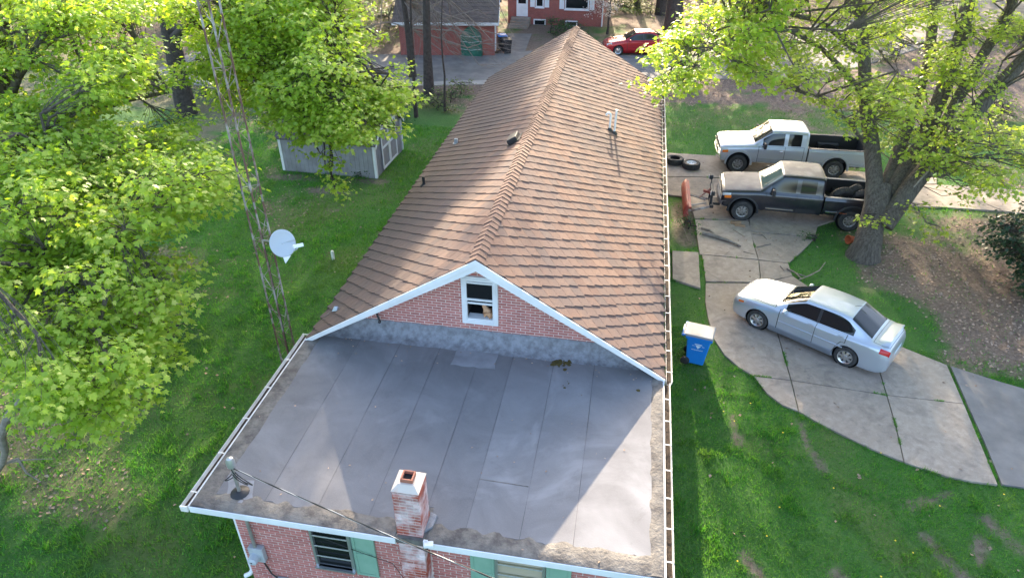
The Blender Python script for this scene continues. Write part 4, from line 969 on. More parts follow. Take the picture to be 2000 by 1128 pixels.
class Loft:
    def __init__(s, st, umid, straight=()):
        out = []
        for k in range(len(st)):
            out.append(st[k])
            if k in straight:
                (u0, r0), (u1, r1) = st[k], st[k+1]; r0, r1 = np.array(r0), np.array(r1)
                for t in (.07, .93): out.append((u0+(u1-u0)*t, r0+(r1-r0)*t))
        s.u = np.array([a for a, b in out]); s.Rg = np.array([np.array(b) for a, b in out]); s.umid = umid
    def S(s, U, V):
        rows = pchip(s.u, s.Rg, U)                      # nu, 9, 2
        P = pchip(np.arange(s.Rg.shape[1]), np.swapaxes(rows, 0, 1), V)   # nv, nu, 2
        P = np.swapaxes(P, 0, 1); x = np.broadcast_to((s.umid-np.asarray(U))[:, None], P.shape[:2])
        return np.stack([x, P[..., 0], P[..., 1]], -1)
    def body(s, nu=90, nv=40):
        K = len(s.u); U = np.unique(np.concatenate([np.linspace(s.u[0], s.u[-1], nu), s.u])); V = np.linspace(0, s.Rg.shape[1]-1, nv)
        A = s.S(U, V); B = A[:, ::-1][:, 1:]*np.array([1, -1, 1]); C = np.concatenate([A, B], 1); a, b = C.shape[:2]
        g = G(); g.add(C.reshape(-1, 3), [(i*b+j, i*b+(j+1) % b, (i+1)*b+(j+1) % b, (i+1)*b+j) for i in range(a-1) for j in range(b)])
        g.f.append(tuple(range(b))[::-1]); g.f.append(tuple(range((a-1)*b, a*b))); return g
    def patch(s, u0, u1, v0, v1, off, side=1, nu=12, nv=8, full=False, shape=None):
        U = np.linspace(u0, u1, nu); V = np.linspace(v0, v1, nv); e = 1e-3
        g = G(); A = []
        for i, u in enumerate(U):
            va, vb = (v0, v1) if shape is None else shape((u-u0)/(u1-u0))
            Vv = np.linspace(va, vb, nv); p = s.S([u], Vv)[0]; pu = s.S([u+e], Vv)[0]-s.S([u-e], Vv)[0]; pv = s.S([u], np.minimum(Vv+e, 8))[0]-s.S([u], Vv-e)[0]
            n = np.cross(pu, pv); n /= np.linalg.norm(n, axis=1)[:, None]+1e-9; A.append(p+n*off)
        A = np.array(A)
        if full: A = np.concatenate([A, (A*np.array([1, -1, 1]))[:, ::-1][:, 1:]], 1)
        elif side < 0: A = A*np.array([1, -1, 1])
        g.grid(A); return g
def boolcut(o, cutters):
    cs = []
    for g in cutters: c = g.obj('cutter', None); cs.append(c)
    for c in cs:
        m = o.modifiers.new('x', 'BOOLEAN'); m.object = c; m.operation = 'DIFFERENCE'; m.solver = 'EXACT'
    ow = o.parent; 
    # cutters live in the same local space: evaluate with the object at the origin
    mb = o.matrix_basis.copy(); o.parent = None; bpy.context.view_layer.update()
    dg = bpy.context.evaluated_depsgraph_get(); me = bpy.data.meshes.new_from_object(o.evaluated_get(dg)); old = o.data; mats = list(old.materials)
    o.modifiers.clear(); o.data = me
    if not me.materials: [me.materials.append(q) for q in mats]
    o.parent = ow
    for c in cs: bpy.data.objects.remove(c)
    return o
def wheel(root, x, y, r, w_, rimr, nsp, rimm, spin=0):
    s = 1 if y > 0 else -1
    t = empty('wheel', (0, 0, 0)); t.parent = root; t.location = (x, y, r); t.rotation_euler = (0, spin, 0)
    prof = [(rimr, -.45*w_), (rimr+.03, -.5*w_), (r*.93, -.48*w_), (r*.985, -.38*w_), (r, -.2*w_), (r, .2*w_), (r*.985, .38*w_), (r*.93, .48*w_), (rimr+.03, .5*w_), (rimr, .45*w_)]
    G().lathe(prof, 36, 'y', closed=True).obj('tyre', M['tyre'], t, smooth=True, local=True)
    yo = s*.40*w_
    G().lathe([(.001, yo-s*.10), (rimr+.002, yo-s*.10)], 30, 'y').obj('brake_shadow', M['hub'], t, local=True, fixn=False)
    g = G(); g.lathe([(rimr+.006, yo-s*.02), (rimr, yo+s*.025), (rimr-.03, yo+s*.01), (rimr-.035, yo-s*.06)], 36, 'y')
    for k in range(nsp):
        a = 2*PI*k/nsp; c, sn = math.cos(a), math.sin(a); wd = .55*rimr*2*PI/nsp/2.2
        q = [(.05, wd*.7), (rimr-.02, wd), (rimr-.02, -wd), (.05, -wd*.7)]
        P = [(rr*c-tt*sn, yo-s*(.01 if i in (1, 2) else -.012), rr*sn+tt*c) for i, (rr, tt) in enumerate(q)]
        g.prism(P, (0, -s*.03, 0))
    g.lathe([(.001, yo+s*.03), (.05, yo+s*.028), (.065, yo+s*.0), (.065, yo-s*.04)], 16, 'y')
    g.obj('rim', rimm, t, smooth=30, local=True); return t
def rects(lo, root, name, m, u0, u1, v0, v1, off, both=True, **k):
    for s in ((1, -1) if both else (1,)): lo.patch(u0, u1, v0, v1, off, s, **k).obj(name, m, root, smooth=True, local=True, fixn=False)
def sedan(loc, heading, paint, label, rimm, nsp):
    t = empty('sedan', loc, heading, label, 'car'); um = .9+1.3
    low = [(.6, .18), (.82, .18), (.85, .36)]
    st = [(0, [(.4, .27), (.55, .26), (.62, .36), (.63, .50), (.58, .60), (.50, .645), (.36, .66), (.18, .665), (0, .667)]),
          (.10, [(.5, .21), (.70, .20), (.75, .36), (.75, .54), (.71, .66), (.62, .72), (.43, .745), (.2, .757), (0, .76)]),
          (.40, [(.55, .18), (.79, .18), (.83, .36), (.835, .60), (.80, .75), (.71, .825), (.48, .86), (.22, .877), (0, .882)]),
          (.90, low+[(.855, .64), (.83, .81), (.75, .89), (.5, .935), (.24, .955), (0, .96)]),
          (1.34, low+[(.85, .66), (.835, .84), (.765, .93), (.64, .985), (.33, 1.01), (0, 1.015)]),
          (2.08, low+[(.855, .66), (.845, .85), (.745, .95), (.585, 1.36), (.49, 1.42), (0, 1.455)]),
          (2.70, low+[(.86, .66), (.85, .86), (.745, .955), (.59, 1.385), (.50, 1.44), (0, 1.48)]),
          (3.30, low+[(.86, .66), (.85, .87), (.745, .97), (.575, 1.365), (.485, 1.41), (0, 1.445)]),
          (3.98, low+[(.85, .66), (.84, .88), (.745, .99), (.63, 1.04), (.5, 1.06), (0, 1.085)]),
          (4.30, [(.6, .2), (.79, .2), (.82, .38), (.82, .66), (.79, .86), (.71, .965), (.58, 1.0), (.38, 1.02), (0, 1.035)]),
          (4.46, [(.5, .24), (.70, .23), (.75, .38), (.75, .62), (.70, .81), (.62, .91), (.5, .94), (.3, .955), (0, .965)]),
          (4.53, [(.45, .28), (.62, .27), (.68, .40), (.68, .58), (.63, .72), (.55, .79), (.4, .81), (.2, .82), (0, .825)])]
    lo = Loft(st, um, straight=(4, 7)); r = .315
    b = lo.body().obj('body', paint, t, smooth=35, local=True)
    ax = [um-.9, um-3.5]
    cut_ = [G().tube([(x, s*.55, r+.01), (x, s*1.25, r+.01)], .365, 40) for x in ax for s in (1, -1)]
    boolcut(b, cut_); b.data.set_sharp_from_angle(angle=R(35))
    for x in ax:
        for s in (1, -1):
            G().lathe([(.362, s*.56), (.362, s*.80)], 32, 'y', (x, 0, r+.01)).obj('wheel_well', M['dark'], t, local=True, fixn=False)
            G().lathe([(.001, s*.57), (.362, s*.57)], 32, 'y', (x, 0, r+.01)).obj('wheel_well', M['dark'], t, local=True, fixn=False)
            wheel(t, x, s*.745, r, .195, .205, nsp, rimm, spin=random.random())
    lo.patch(1.36, 2.06, 6.12, 8, .005, full=True, nu=12, nv=12).obj('windscreen', M['glass'], t, smooth=True, local=True, fixn=False)
    lo.patch(3.33, 3.95, 6.15, 8, .005, full=True, nu=12, nv=12, shape=lambda f: (6.25-.15*f, 8)).obj('rear_window', M['glass'], t, smooth=True, local=True, fixn=False)
    for s in (1, -1):
        for a, b_, sh in ((1.62, 2.50, lambda f: (5.08, 5.88)), (2.58, 3.52, lambda f: (5.08, 5.9-.75*max(0, f-.45)**1.3))):
            lo.patch(a, b_, 5.08, 5.86, .006, s, shape=sh, nu=14).obj('side_window', M['glass'], t, smooth=True, local=True, fixn=False)
        lo.patch(2.50, 2.58, 5.06, 5.9, .007, s, nu=3).obj('pillar', M['black'], t, local=True, fixn=False)
        for a, b_ in ((1.50, 2.54), (2.55, 3.38)):
            arch = None if a < 2 else (lambda f: (1.38 if f < .66 else 1.38+2.0*min(1, (f-.66)/.22)**.6, 5.0))
            lo.patch(a-.020, b_+.014, 1.33, 5.03, .0025, s, nu=34, nv=16, shape=arch).obj('door_seam', M['cable'], t, smooth=True, local=True, fixn=False)
            d = lo.patch(a, b_-.004, 1.42, 4.99, .0055, s, nu=34, nv=20, shape=None if arch is None else (lambda f: (arch(f)[0]+.06, 4.97))).obj('door', paint, t, smooth=True, local=True, fixn=False)
            hx = um-b_+.13; p = lo.S([b_-.13], [4.35])[0][0]
            G().box((p[0], s*(p[1]+.018), p[2]), (.17, .03, .032)).obj('door_handle', paint, d, bevel=.008, local=True)
            G().box((um-(a+b_)/2, s*.872, .60), (b_-a-.04, .022, .035)).obj('side_moulding', paint, d, bevel=.006, local=True)
        rects(lo, t, 'sill_skirt', paint, 1.27, 3.13, .6, 1.95, .022, False) if s > 0 else rects(lo, t, 'sill_skirt', paint, 1.27, 3.13, .6, 1.95, .022, False)
        lo.patch(.13, .46, 3.75, 4.85, .006, s).obj('headlight', M['lens'], t, smooth=True, local=True, fixn=False)
        lo.patch(.22, .40, 3.62, 4.05, .009, s).obj('indicator', M['amber'], t, smooth=True, local=True, fixn=False)
        lo.patch(4.25, 4.49, 3.75, 4.75, .007, s).obj('tail_light', M['redlens'], t, smooth=True, local=True, fixn=False)
        mr = G().box((um-1.66, s*.93, 1.0), (.11, .19, .12)).obj('wing_mirror', paint, t, bevel=.035, local=True)
        G().tube([(um-1.62, s*.80, .97), (um-1.64, s*.88, .98)], .02, 6).obj('mirror_arm', M['black'], mr, local=True)
    lo.patch(.18, 1.33, 5.3, 8, .002, full=True, nu=30, nv=14, shape=lambda f: (5.42-.3*f, 8)).obj('hood_seam', M['cable'], t, smooth=True, local=True, fixn=False)
    lo.patch(4.02, 4.44, 5.6, 8, .002, full=True, nu=14, nv=14).obj('boot_seam', M['cable'], t, smooth=True, local=True, fixn=False)
    lo.patch(4.03, 4.43, 5.66, 8, .005, full=True, nu=14, nv=14).obj('boot_lid', paint, t, smooth=True, local=True, fixn=False)
    lo.patch(.20, 1.31, 5.36, 8, .005, full=True, nu=30, nv=14, shape=lambda f: (5.48-.3*f, 8)).obj('hood', paint, t, smooth=True, local=True, fixn=False)
    G().tube([(um-1.37, y, 1.035-.05*abs(y)**2) for y in np.linspace(-.55, .55, 9)], .018, 6).obj('wiper', M['black'], t, local=True)
    for y in (.28, -.25): G().tube([(um-1.38, y, 1.04), (um-1.50, y+.3, 1.105)], .010, 5).obj('wiper', M['black'], t, local=True)
    g = G(); W = np.linspace(-.66, .66, 15); A = []
    for xo, zo in ((4.12, .07), (4.22, .095), (4.40, .125), (4.42, .11), (4.25, .075), (4.12, .06)): A.append([(um-xo, y, 1.0+zo-.04*(abs(y)/.66)**6-(.05 if abs(y) > .6 else 0)) for y in W])
    g.grid(A); g.obj('spoiler', paint, t, smooth=True, local=True)
    G().bx(um-4.535, um-4.50, -.26, .26, .62, .74).obj('number_plate', M['print'], t, local=True)
    G().bx(um-.02, um+.012, -.36, .36, .36, .44).obj('grille', M['black'], t, local=True, bevel=.01)
    G().tube([(um-3.18, 0, 1.46), (um-3.36, 0, 1.54)], .006, 5).obj('aerial', M['black'], t, local=True)
    return t
def at_wheels(F_, Rr, half, wb=None, th=None):
    F_, Rr = np.array(F_[:2]), np.array(Rr[:2]); d = F_-Rr; th = math.atan2(d[1], d[0]) if th is None else th
    m = (F_+Rr)/2 if wb is None else F_-np.array([math.cos(th), math.sin(th)])*wb/2
    n = np.array([-math.sin(th), math.cos(th)]); c = m-n*half; return (c[0], c[1], 0), th
loc, th = at_wheels(unp(1475, 640, .035), unp(1645, 713, .035), .80); sedan((loc[0], loc[1], .036), th, M['silver'], 'silver four-door sedan with rear spoiler parked on the concrete drive', M['rim'], 7)
loc, th = at_wheels(unp(1209, 109), unp(1279, 109), .80); sedan((loc[0], loc[1], .012), th, M['red'], 'red four-door sedan parked on the asphalt behind the house', M['rim'], 5)

def pickup(loc, heading, paint, lower, label, rimm, wb, bedlen, black):
    um = .95+wb/2; t = empty('pickup_truck', loc, heading, label, 'pickup truck', 'trucks parked on the drive'); r = .40; cabend = 3.72
    low = [(.6, .50), (.93, .50), (.985, .66)]
    st = [(.12, [(.5, .58), (.82, .58), (.88, .68), (.90, .86), (.88, 1.0), (.80, 1.09), (.6, 1.13), (.3, 1.15), (0, 1.155)]),
          (.22, [(.6, .54), (.90, .54), (.95, .66), (.97, .86), (.95, 1.03), (.88, 1.13), (.64, 1.18), (.3, 1.20), (0, 1.205)]),
          (.50, low+[(1.0, .88), (.98, 1.07), (.91, 1.17), (.66, 1.225), (.3, 1.25), (0, 1.255)]),
          (.95, low+[(1.01, .90), (.99, 1.09), (.92, 1.20), (.66, 1.26), (.3, 1.285), (0, 1.29)]),
          (1.52, low+[(1.0, .90), (.985, 1.11), (.92, 1.23), (.78, 1.30), (.4, 1.325), (0, 1.33)]),
          (2.22, low+[(1.0, .90), (.985, 1.12), (.925, 1.26), (.775, 1.80), (.67, 1.875), (0, 1.915)]),
          (2.95, low+[(1.0, .90), (.985, 1.12), (.925, 1.265), (.79, 1.83), (.68, 1.90), (0, 1.94)]),
          (3.62, low+[(1.0, .90), (.985, 1.12), (.925, 1.27), (.785, 1.81), (.675, 1.88), (0, 1.92)]),
          (cabend, low+[(.99, .90), (.97, 1.12), (.90, 1.27), (.75, 1.77), (.63, 1.83), (0, 1.865)])]
    lo = Loft(st, um, straight=(4,))
    b = lo.body(80, 44).obj('cab', paint, t, smooth=35, local=True)
    ax = [um-.95, um-.95-wb]
    mkc = lambda x: [G().tube([(x, s*.55, r+.05), (x, s*1.35, r+.05)], .50, 40) for s in (1, -1)]
    boolcut(b, mkc(ax[0])); b.data.set_sharp_from_angle(angle=R(35))
    # bed: outer sides, floor, bulkhead, tailgate
    b0, b1 = um-cabend-.06, um-cabend-.06-bedlen
    for s in (1, -1):
        prof = [(.93, .55), (.985, .68), (1.0, .90), (.985, 1.13), (.94, 1.235), (.84, 1.235), (.84, .62)]
        sd_ = G().prism([(b0, s*a, z) for a, z in prof], (b1-b0, 0, 0)).obj('bed_side', paint, t, local=True)
        boolcut(sd_, mkc(ax[1]))
        G().bx(b0-.01, b1+.01, s*.83, s*.955, 1.237, 1.258).obj('bed_rail', M['black'] if not black else M['trimgrey'], sd_, local=True, bevel=.006)
        G().bx(ax[1]-.45, ax[1]+.45, s*.60, s*.84, .68, .95).obj('wheel_housing', M['black'], t, local=True, bevel=.05)
    for s in (1, -1): G().bx(b0-.05, b1+.005, s*.822, s*.838, .70, 1.23).obj('bed_liner', M['black'], t, local=True)
    G().bx(b1+.001, b1+.012, -.82, .82, .70, 1.22).obj('bed_liner', M['black'], t, local=True)
    G().bx(b0, b1, -.84, .84, .66, .70).obj('bed_floor', M['black'], t, local=True)
    G().bx(b0, b0-.05, -.84, .84, .70, 1.20).obj('bed_bulkhead', M['black'], t, local=True)
    tg = G().bx(b1+.0, b1-.06, -.95, .95, .66, 1.23).obj('tailgate', paint, t, local=True, bevel=.012)
    G().bx(b1-.065, b1-.08, -.12, .12, 1.08, 1.14).obj('handle', M['black'], tg, local=True)
    G().bx(b1-.05, b1-.20, -.95, .95, .52, .66).obj('rear_bumper', M['chrome'], t, local=True, bevel=.03)
    G().bx(b1+.1, um-.4, -.5, .5, .35, .55).obj('chassis', M['dark'], t, local=True)
    for x in ax:
        for s in (1, -1):
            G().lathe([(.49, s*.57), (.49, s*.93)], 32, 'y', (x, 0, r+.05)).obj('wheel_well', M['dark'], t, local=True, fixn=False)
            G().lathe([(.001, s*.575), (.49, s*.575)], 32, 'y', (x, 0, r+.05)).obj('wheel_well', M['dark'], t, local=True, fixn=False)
            wheel(t, x, s*.88, r, .27, .225, 8, rimm, spin=random.random())
            # flare round the arch
            A = []
            for a in np.linspace(-.12, PI+.12, 25):
                c, sn = math.cos(a), math.sin(a); A.append([(x+c*rr_, s*yy, r+.05+sn*rr_) for rr_, yy in ((.495, .93), (.50, 1.015), (.52, 1.03), (.57, 1.02), (.585, .985))])
            G().grid(A).obj('wheel_flare', lower, t, smooth=True, local=True)
    lo.patch(1.55, 2.19, 6.1, 8, .006, full=True, nu=12, nv=12).obj('windscreen', M['glassgreen'] if black else M['glass'], t, smooth=True, local=True, fixn=False)
    G().bx(um-cabend-.004, um-cabend-.012, -.62, .62, 1.36, 1.72).obj('rear_window', M['glass'], t, local=True)
    for s in (1, -1):
        lo.patch(1.86, 2.72, 5.1, 5.88, .007, s, nu=14).obj('side_window', M['glass'], t, smooth=True, local=True, fixn=False)
        lo.patch(2.88, 3.42, 5.1, 5.86, .007, s, nu=10).obj('side_window', M['glass'], t, smooth=True, local=True, fixn=False)
        for a, b_ in ((1.72, 2.79), (2.80, 3.56)):
            lo.patch(a-.018, b_+.010, 1.3, 5.02, .003, s, nu=20, nv=16).obj('door_seam', M['cable'], t, smooth=True, local=True, fixn=False)
            d = lo.patch(a, b_-.006, 1.4, 4.98, .006, s, nu=20, nv=20).obj('door', paint, t, smooth=True, local=True, fixn=False)
            if a < 2: G().box((um-b_+.14, s*1.005, 1.06), (.16, .03, .06)).obj('door_handle', M['chrome'] if not black else M['black'], d, bevel=.012, local=True)
            lo.patch(a+.01, b_-.016, 1.4, 2.3, .016, s, nu=12, nv=6).obj('side_moulding', lower, d, smooth=True, local=True, fixn=False)
        if black:
            G().bx(um-1.75, um-2.75, s*.995, s*1.025, .62, .66).obj('chrome_strip', M['chrome'], t, local=True)
            G().bx(b0-.1, b0-.85, s*.985, s*1.02, .68, .715).obj('chrome_strip', M['chrome'], t, local=True)
        else:
            G().bx(b0-.02, ax[1]+.56, s*.985, s*1.018, .60, .72).obj('side_moulding', lower, t, local=True, bevel=.01); G().bx(ax[1]-.56, b1+.02, s*.985, s*1.018, .60, .72).obj('side_moulding', lower, t, local=True, bevel=.01)
        lo.patch(.14, .44, 3.5, 4.75, .008, s, shape=(lambda f: (3.3, 4.6-.3*f)) if not black else (lambda f: (3.7, 4.5-.2*f))).obj('headlight', M['lens'], t, smooth=True, local=True, fixn=False)
        lo.patch(.22, .46, 3.2, 3.75, .012, s).obj('indicator', M['amber'], t, smooth=True, local=True, fixn=False)
        m_ = G().box((um-1.92, s*1.16, 1.34), (.12, .20, .24)).obj('wing_mirror', M['black'], t, bevel=.03, local=True)
        G().tube([(um-1.86, s*.97, 1.24), (um-1.90, s*1.08, 1.28)], .025, 6).obj('mirror_arm', M['black'], m_, local=True)
        G().bx(b1-.062, b1-.075, s*.80, s*.96, .75, 1.12).obj('tail_light', M['redlens'], t, local=True)
    lo.patch(.20, 1.50, 5.25, 8, .006, full=True, nu=24, nv=14).obj('hood', M['hoodfade'] if black else paint, t, smooth=True, local=True, fixn=False)
    if black: lo.patch(2.26, 3.66, 6.6, 8, .004, full=True, nu=24, nv=14).obj('roof_panel', M['rooffade'], t, smooth=True, local=True, fixn=False)
    G().tube([(um-1.56, y, 1.345-.04*abs(y)**2) for y in np.linspace(-.62, .62, 9)], .022, 6).obj('wiper', M['black'], t, local=True)
    for y in (.3, -.3): G().tube([(um-1.57, y, 1.36), (um-1.72, y+.35, 1.49)], .012, 5).obj('wiper', M['black'], t, local=True)
    gr = G().bx(um-.10, um-.135, -.60, .60, .80, 1.10).obj('grille', M['black'], t, local=True, bevel=.01)
    G().bx(um-.085, um-.10, -.86, .86, .925, .975).obj('grille_bar', M['chrome'] if not black else M['lens'], gr, local=True, bevel=.006)
    A = []
    for y in np.linspace(-.99, .99, 17):
        xo = .02+.16*(abs(y)/.99)**3; A.append([(um-xo+dx, y, z) for dx, z in ((-.14, .78), (0, .76), (.02, .68), (0, .56), (-.14, .52))])
    G().grid(A).obj('front_bumper', M['chrome'] if not black else M['trimgrey'], t, smooth=True, local=True)
    return t, um, b0, b1
loc, th = at_wheels(unp(1437, 338), unp(1632, 348), .98, wb=4.0, th=R(181)); pickup((loc[0], loc[1], .034), th, M['silver2'], M['trimgrey'] if 0 else pm('silver cladding', (.36, .37, .38), (.30, .30, .30), 5, rough=.6), 'silver extended-cab pickup truck with empty dark bed', M['rimdirty'], 4.0, 2.45, False)
loc, th = at_wheels(unp(1445, 432), unp(1653, 452), .98); BT, bum, bb0, bb1 = pickup((loc[0], loc[1], .034), th, M['truckblack'], M['black'], 'faded black pickup truck with spare tyres in its bed', M['rimdirty'], 3.85, 2.1, True)
BTL, BTH = loc, th
def bt(p):            # black truck local -> world
    return np.array(BTL)+np.array([0, 0, .034])+rotz(BTH)@np.array(p)
# loose tyres
def tyre_thing(loc, rot, label, group, r=.38, w_=.26, rim=None):
    t = empty('loose_tyre', loc, 0, label, 'tyre', group); t.rotation_euler = rot
    ri = .215
    prof = [(ri, -.42*w_), (ri+.035, -.5*w_), (r*.92, -.48*w_), (r*.985, -.36*w_), (r, -.2*w_), (r, .2*w_), (r*.985, .36*w_), (r*.92, .48*w_), (ri+.035, .5*w_), (ri, .42*w_), (ri+.02, .3*w_), (r*.86, .25*w_), (r*.86, -.25*w_), (ri+.02, -.3*w_)]
    o = G().lathe(prof, 36, 'z', closed=True).obj('carcass', M['tyre'], t, smooth=True, local=True)
    tr = G()
    for k in range(30):
        a = 2*PI*k/30; c = np.array([(r+.002)*math.cos(a), (r+.002)*math.sin(a), 0]); tr.box(c, (.016, .042, w_*.72), rotz(a)@rotx(.3))
    tr.obj('tread_blocks', M['tyre'], t, local=True)
    if rim:
        g = G(); g.lathe([(ri+.012, .44*w_), (ri-.01, .40*w_), (ri-.03, .1*w_), (.1, .12*w_), (.06, .16*w_), (.001, .16*w_)], 30, 'z'); g.obj('rim', rim, t, smooth=30, local=True)
        for k in range(6): a = 2*PI*k/6; G().lathe([(.022, .13*w_), (.02, .15*w_), (.001, .15*w_)], 8, 'z', (.13*math.cos(a), .13*math.sin(a), .01)).obj('lug_hole', M['hub'], t, local=True)
    return t
p = unp(1318, 313, .16); tyre_thing((p[0], p[1], .166), (0, 0, 0), 'bare black tyre lying flat beside the house, without a rim', 'tyres lying by the house')
p = unp(1350, 322, .16); tyre_thing((p[0], p[1], .167), (0, 0, 1), 'black tyre on a white steel rim lying flat beside the bare tyre', 'tyres lying by the house', rim=M['white'])
bx_ = (bb0+bb1)/2
for (dx, dy, dz, rx_, rz_, lab) in ((.35, .30, .42, R(62), R(15), 'black tyre leaning in the truck bed, nearest the cab'), (-.05, .02, .43, R(66), R(40), 'black tyre leaning in the middle of the truck bed, behind the others'), (-.42, .36, .43, R(58), R(-5), 'black tyre leaning in the truck bed, nearest the big tree')):
    q = bt((bx_+dx, dy, .70-.034+dz)); tyre_thing(q, (rx_, 0, BTH+rz_), lab, 'tyres in the truck bed', r=.40)
q = bt((bb0-.22, .45, .70+.14)); tag(G().box(q, (.3, .34, .26), rotz(BTH+.3)).obj('cardboard_box', M['wood'], None, bevel=.01), 'small brown box in the front corner of the black truck bed', 'box')
q = bt((bb0-.3, .30, 1.13)); 
tag(G().box(q+np.array([0, -.14, -.135]), (.22, .10, .03), rotz(BTH+.2)).obj('white_packet', M['white'], None, bevel=.008), 'small white packet lying on the brown box in the truck bed', 'packet')
# snow plow in front of the black truck
pa, pb = unp(1331, 349, .72), unp(1333, 403, .72)
px_ = (pa[0]+pb[0])/2; py0, py1 = pb[1], pa[1]
pl = empty('snow_plow', (px_+.6, (py0+py1)/2, .03), 0, 'rusty red snow plow blade mounted in front of the black truck', 'snow plow')
A = []
for y in np.linspace(py0, py1, 9): A.append([(px_+.26*math.sin(a)*1.0-.05, y, .40-.36*math.cos(a)) for a in np.linspace(.12, PI*.86, 9)])
A = np.array(A); A[..., 0] = px_+.30-(A[..., 0]-px_)*1.1
bl = G().grid(A).obj('blade', M['plow'], pl, smooth=True); sm_ = bl.modifiers.new('s', 'SOLIDIFY'); sm_.thickness = .02
for k in range(6):
    y = py0+.12+(py1-py0-.24)*k/5; P = [(a[0]+.10, y, a[2]) for a in A[0][1:-1]]; Q = [(a[0]+.012, y, a[2]) for a in A[0][1:-1]]
    G().prism(Q+P[::-1], (0, .025, 0)).obj('rib', M['plow'], pl)
G().bx(px_+.20, px_+.32, py0+.05, py1-.05, .62, .70).obj('top_channel', M['plow'], pl); G().bx(px_+.14, px_+.17, py0, py1, .032, .14).obj('cutting_edge', M['rust'], pl)
yc = (py0+py1)/2; fx = bt((bum-.1, 0, 0))[0]
for s in (-1, 1): G().tube([(px_+.30, yc+s*.75, .30), (fx-.25, yc+s*.28, .36)], .045, 8).obj('push_arm', M['rust'], pl); G().tube([(px_+.32, yc+s*.5, .42), (fx-.5, yc+s*.15, .40)], .03, 8).obj('angle_ram', M['galv'], pl)
G().box((fx-.30, yc, .40), (.14, .9, .12)).obj('mount_beam', M['black'], pl, bevel=.01); G().box((fx-.12, yc, .44), (.28, .5, .10)).obj('mount_plate', M['black'], pl, bevel=.01)
for s in (-1, 1): G().bx(fx-.38, fx-.30, yc+s*.30-.03, yc+s*.30+.03, .40, 1.0).obj('lift_post', M['black'], pl)
G().bx(fx-.40, fx-.28, yc-.36, yc+.36, .96, 1.04).obj('lift_frame', M['black'], pl); G().tube([(fx-.36, yc, 1.0), (px_+.7, yc, .55)], .028, 8).obj('lift_ram', M['chrome'], pl)
G().box((fx-.5, yc, .82), (.3, .12, .08), roty(.3)).obj('lift_arm', M['plow'], pl)
for s in (-1, 1):
    G().tube([(fx-.34, yc+s*.34, 1.0), (fx-.34, yc+s*.62, 1.10 if s > 0 else 1.0)], .022, 6).obj('lamp_arm', M['black'], pl)
    l = G().box((fx-.36, yc+s*.66, 1.18 if s > 0 else 1.08), (.14, .20, .18)).obj('lamp', M['black'], pl, bevel=.03); G().box((fx-.445, yc+s*.66, 1.18 if s > 0 else 1.08), (.02, .16, .13)).obj('lens', M['lens'], l)
pe = (px_+.40, py1-.25)

# ================================================================== SMALL THINGS ON THE GROUND
# wheelie bin
a_, b_ = unp(1337, 660, 1.05), unp(1396, 673, 1.05); hd = math.atan2(b_[1]-a_[1], b_[0]-a_[0])
bc = unp(1357, 706, 0); bn = empty('wheelie_bin', (bc[0]+.02, bc[1]+.08, 0), hd, 'bright blue wheeled recycling bin with faded grey lid on the lawn edge', 'bin')
def taper(x0, x1, y, z0, X0, X1, Y, z1):
    return G().add([(x0, -y, z0), (x1, -y, z0), (x1, y, z0), (x0, y, z0), (X0, -Y, z1), (X1, -Y, z1), (X1, Y, z1), (X0, Y, z1)], [(3, 2, 1, 0), (4, 5, 6, 7), (0, 1, 5, 4), (1, 2, 6, 5), (2, 3, 7, 6), (3, 0, 4, 7)])
body = taper(-.24, .23, .235, .03, -.32, .34, .295, .98).obj('body', M['blue'], bn, bevel=.03, local=True)
taper(-.345, .365, .315, .90, -.35, .375, .32, .985).obj('rim', M['blue'], body, bevel=.015, local=True)
lid = taper(-.40, .385, .325, .99, -.40, .36, .30, 1.045).obj('lid', M['binlid'], bn, bevel=.02, local=True)
g = G(); g.bx(-.44, -.36, -.325, .325, 1.0, 1.03); g.obj('lid_hinge', M['blue'], lid, bevel=.01, local=True)
for y in (-.2, -.08, .08, .2): G().bx(-.425, -.375, y-.04, y+.04, 1.031, 1.04).obj('hinge_slot', M['black'], lid, local=True)
G().bx(.20, .29, -.09, .09, 1.046, 1.050).obj('lid_label', M['print'], lid, local=True)
G().tube([(-.40, -.26, .93), (-.46, -.25, .95), (-.46, .25, .95), (-.40, .26, .93)], .016, 8).obj('handle', M['blue'], bn, local=True)
for s in (-1, 1):
    wv = G().lathe([(.02, -.03), (.10, -.032), (.125, -.02), (.125, .02), (.10, .032), (.02, .03)], 22, 'y', (-.27, s*.27, .125)).obj('wheel', M['black'], bn, smooth=30, local=True)
def onside(pts, off=.004):           # print on the -y side which slopes outwards
    return [(x, -(.235+(.295-.235)*(z-.03)/.95)-off, z) for x, z in pts]
g = G(); mk = lambda pts: g.add(onside(pts), [tuple(range(len(pts)))])
mk([(-.06, .72), (.10, .72), (.02, .60)]); mk([(-.08, .77), (.12, .77), (.12, .74), (-.08, .74)])
for i in range(6): mk([(-.14+i*.022, .705), (-.125+i*.022, .705), (-.125+i*.022, .685), (-.14+i*.022, .685)]) if i < 3 else mk([(.06+i*.022, .705), (.075+i*.022, .705), (.075+i*.022, .685), (.06+i*.022, .685)])
for i in range(12): mk([(-.15+i*.026, .565+.006*(i % 2)), (-.133+i*.026, .565+.006*(i % 2)), (-.133+i*.026, .545), (-.15+i*.026, .545)])
g.obj('print', M['print'], body, local=True)
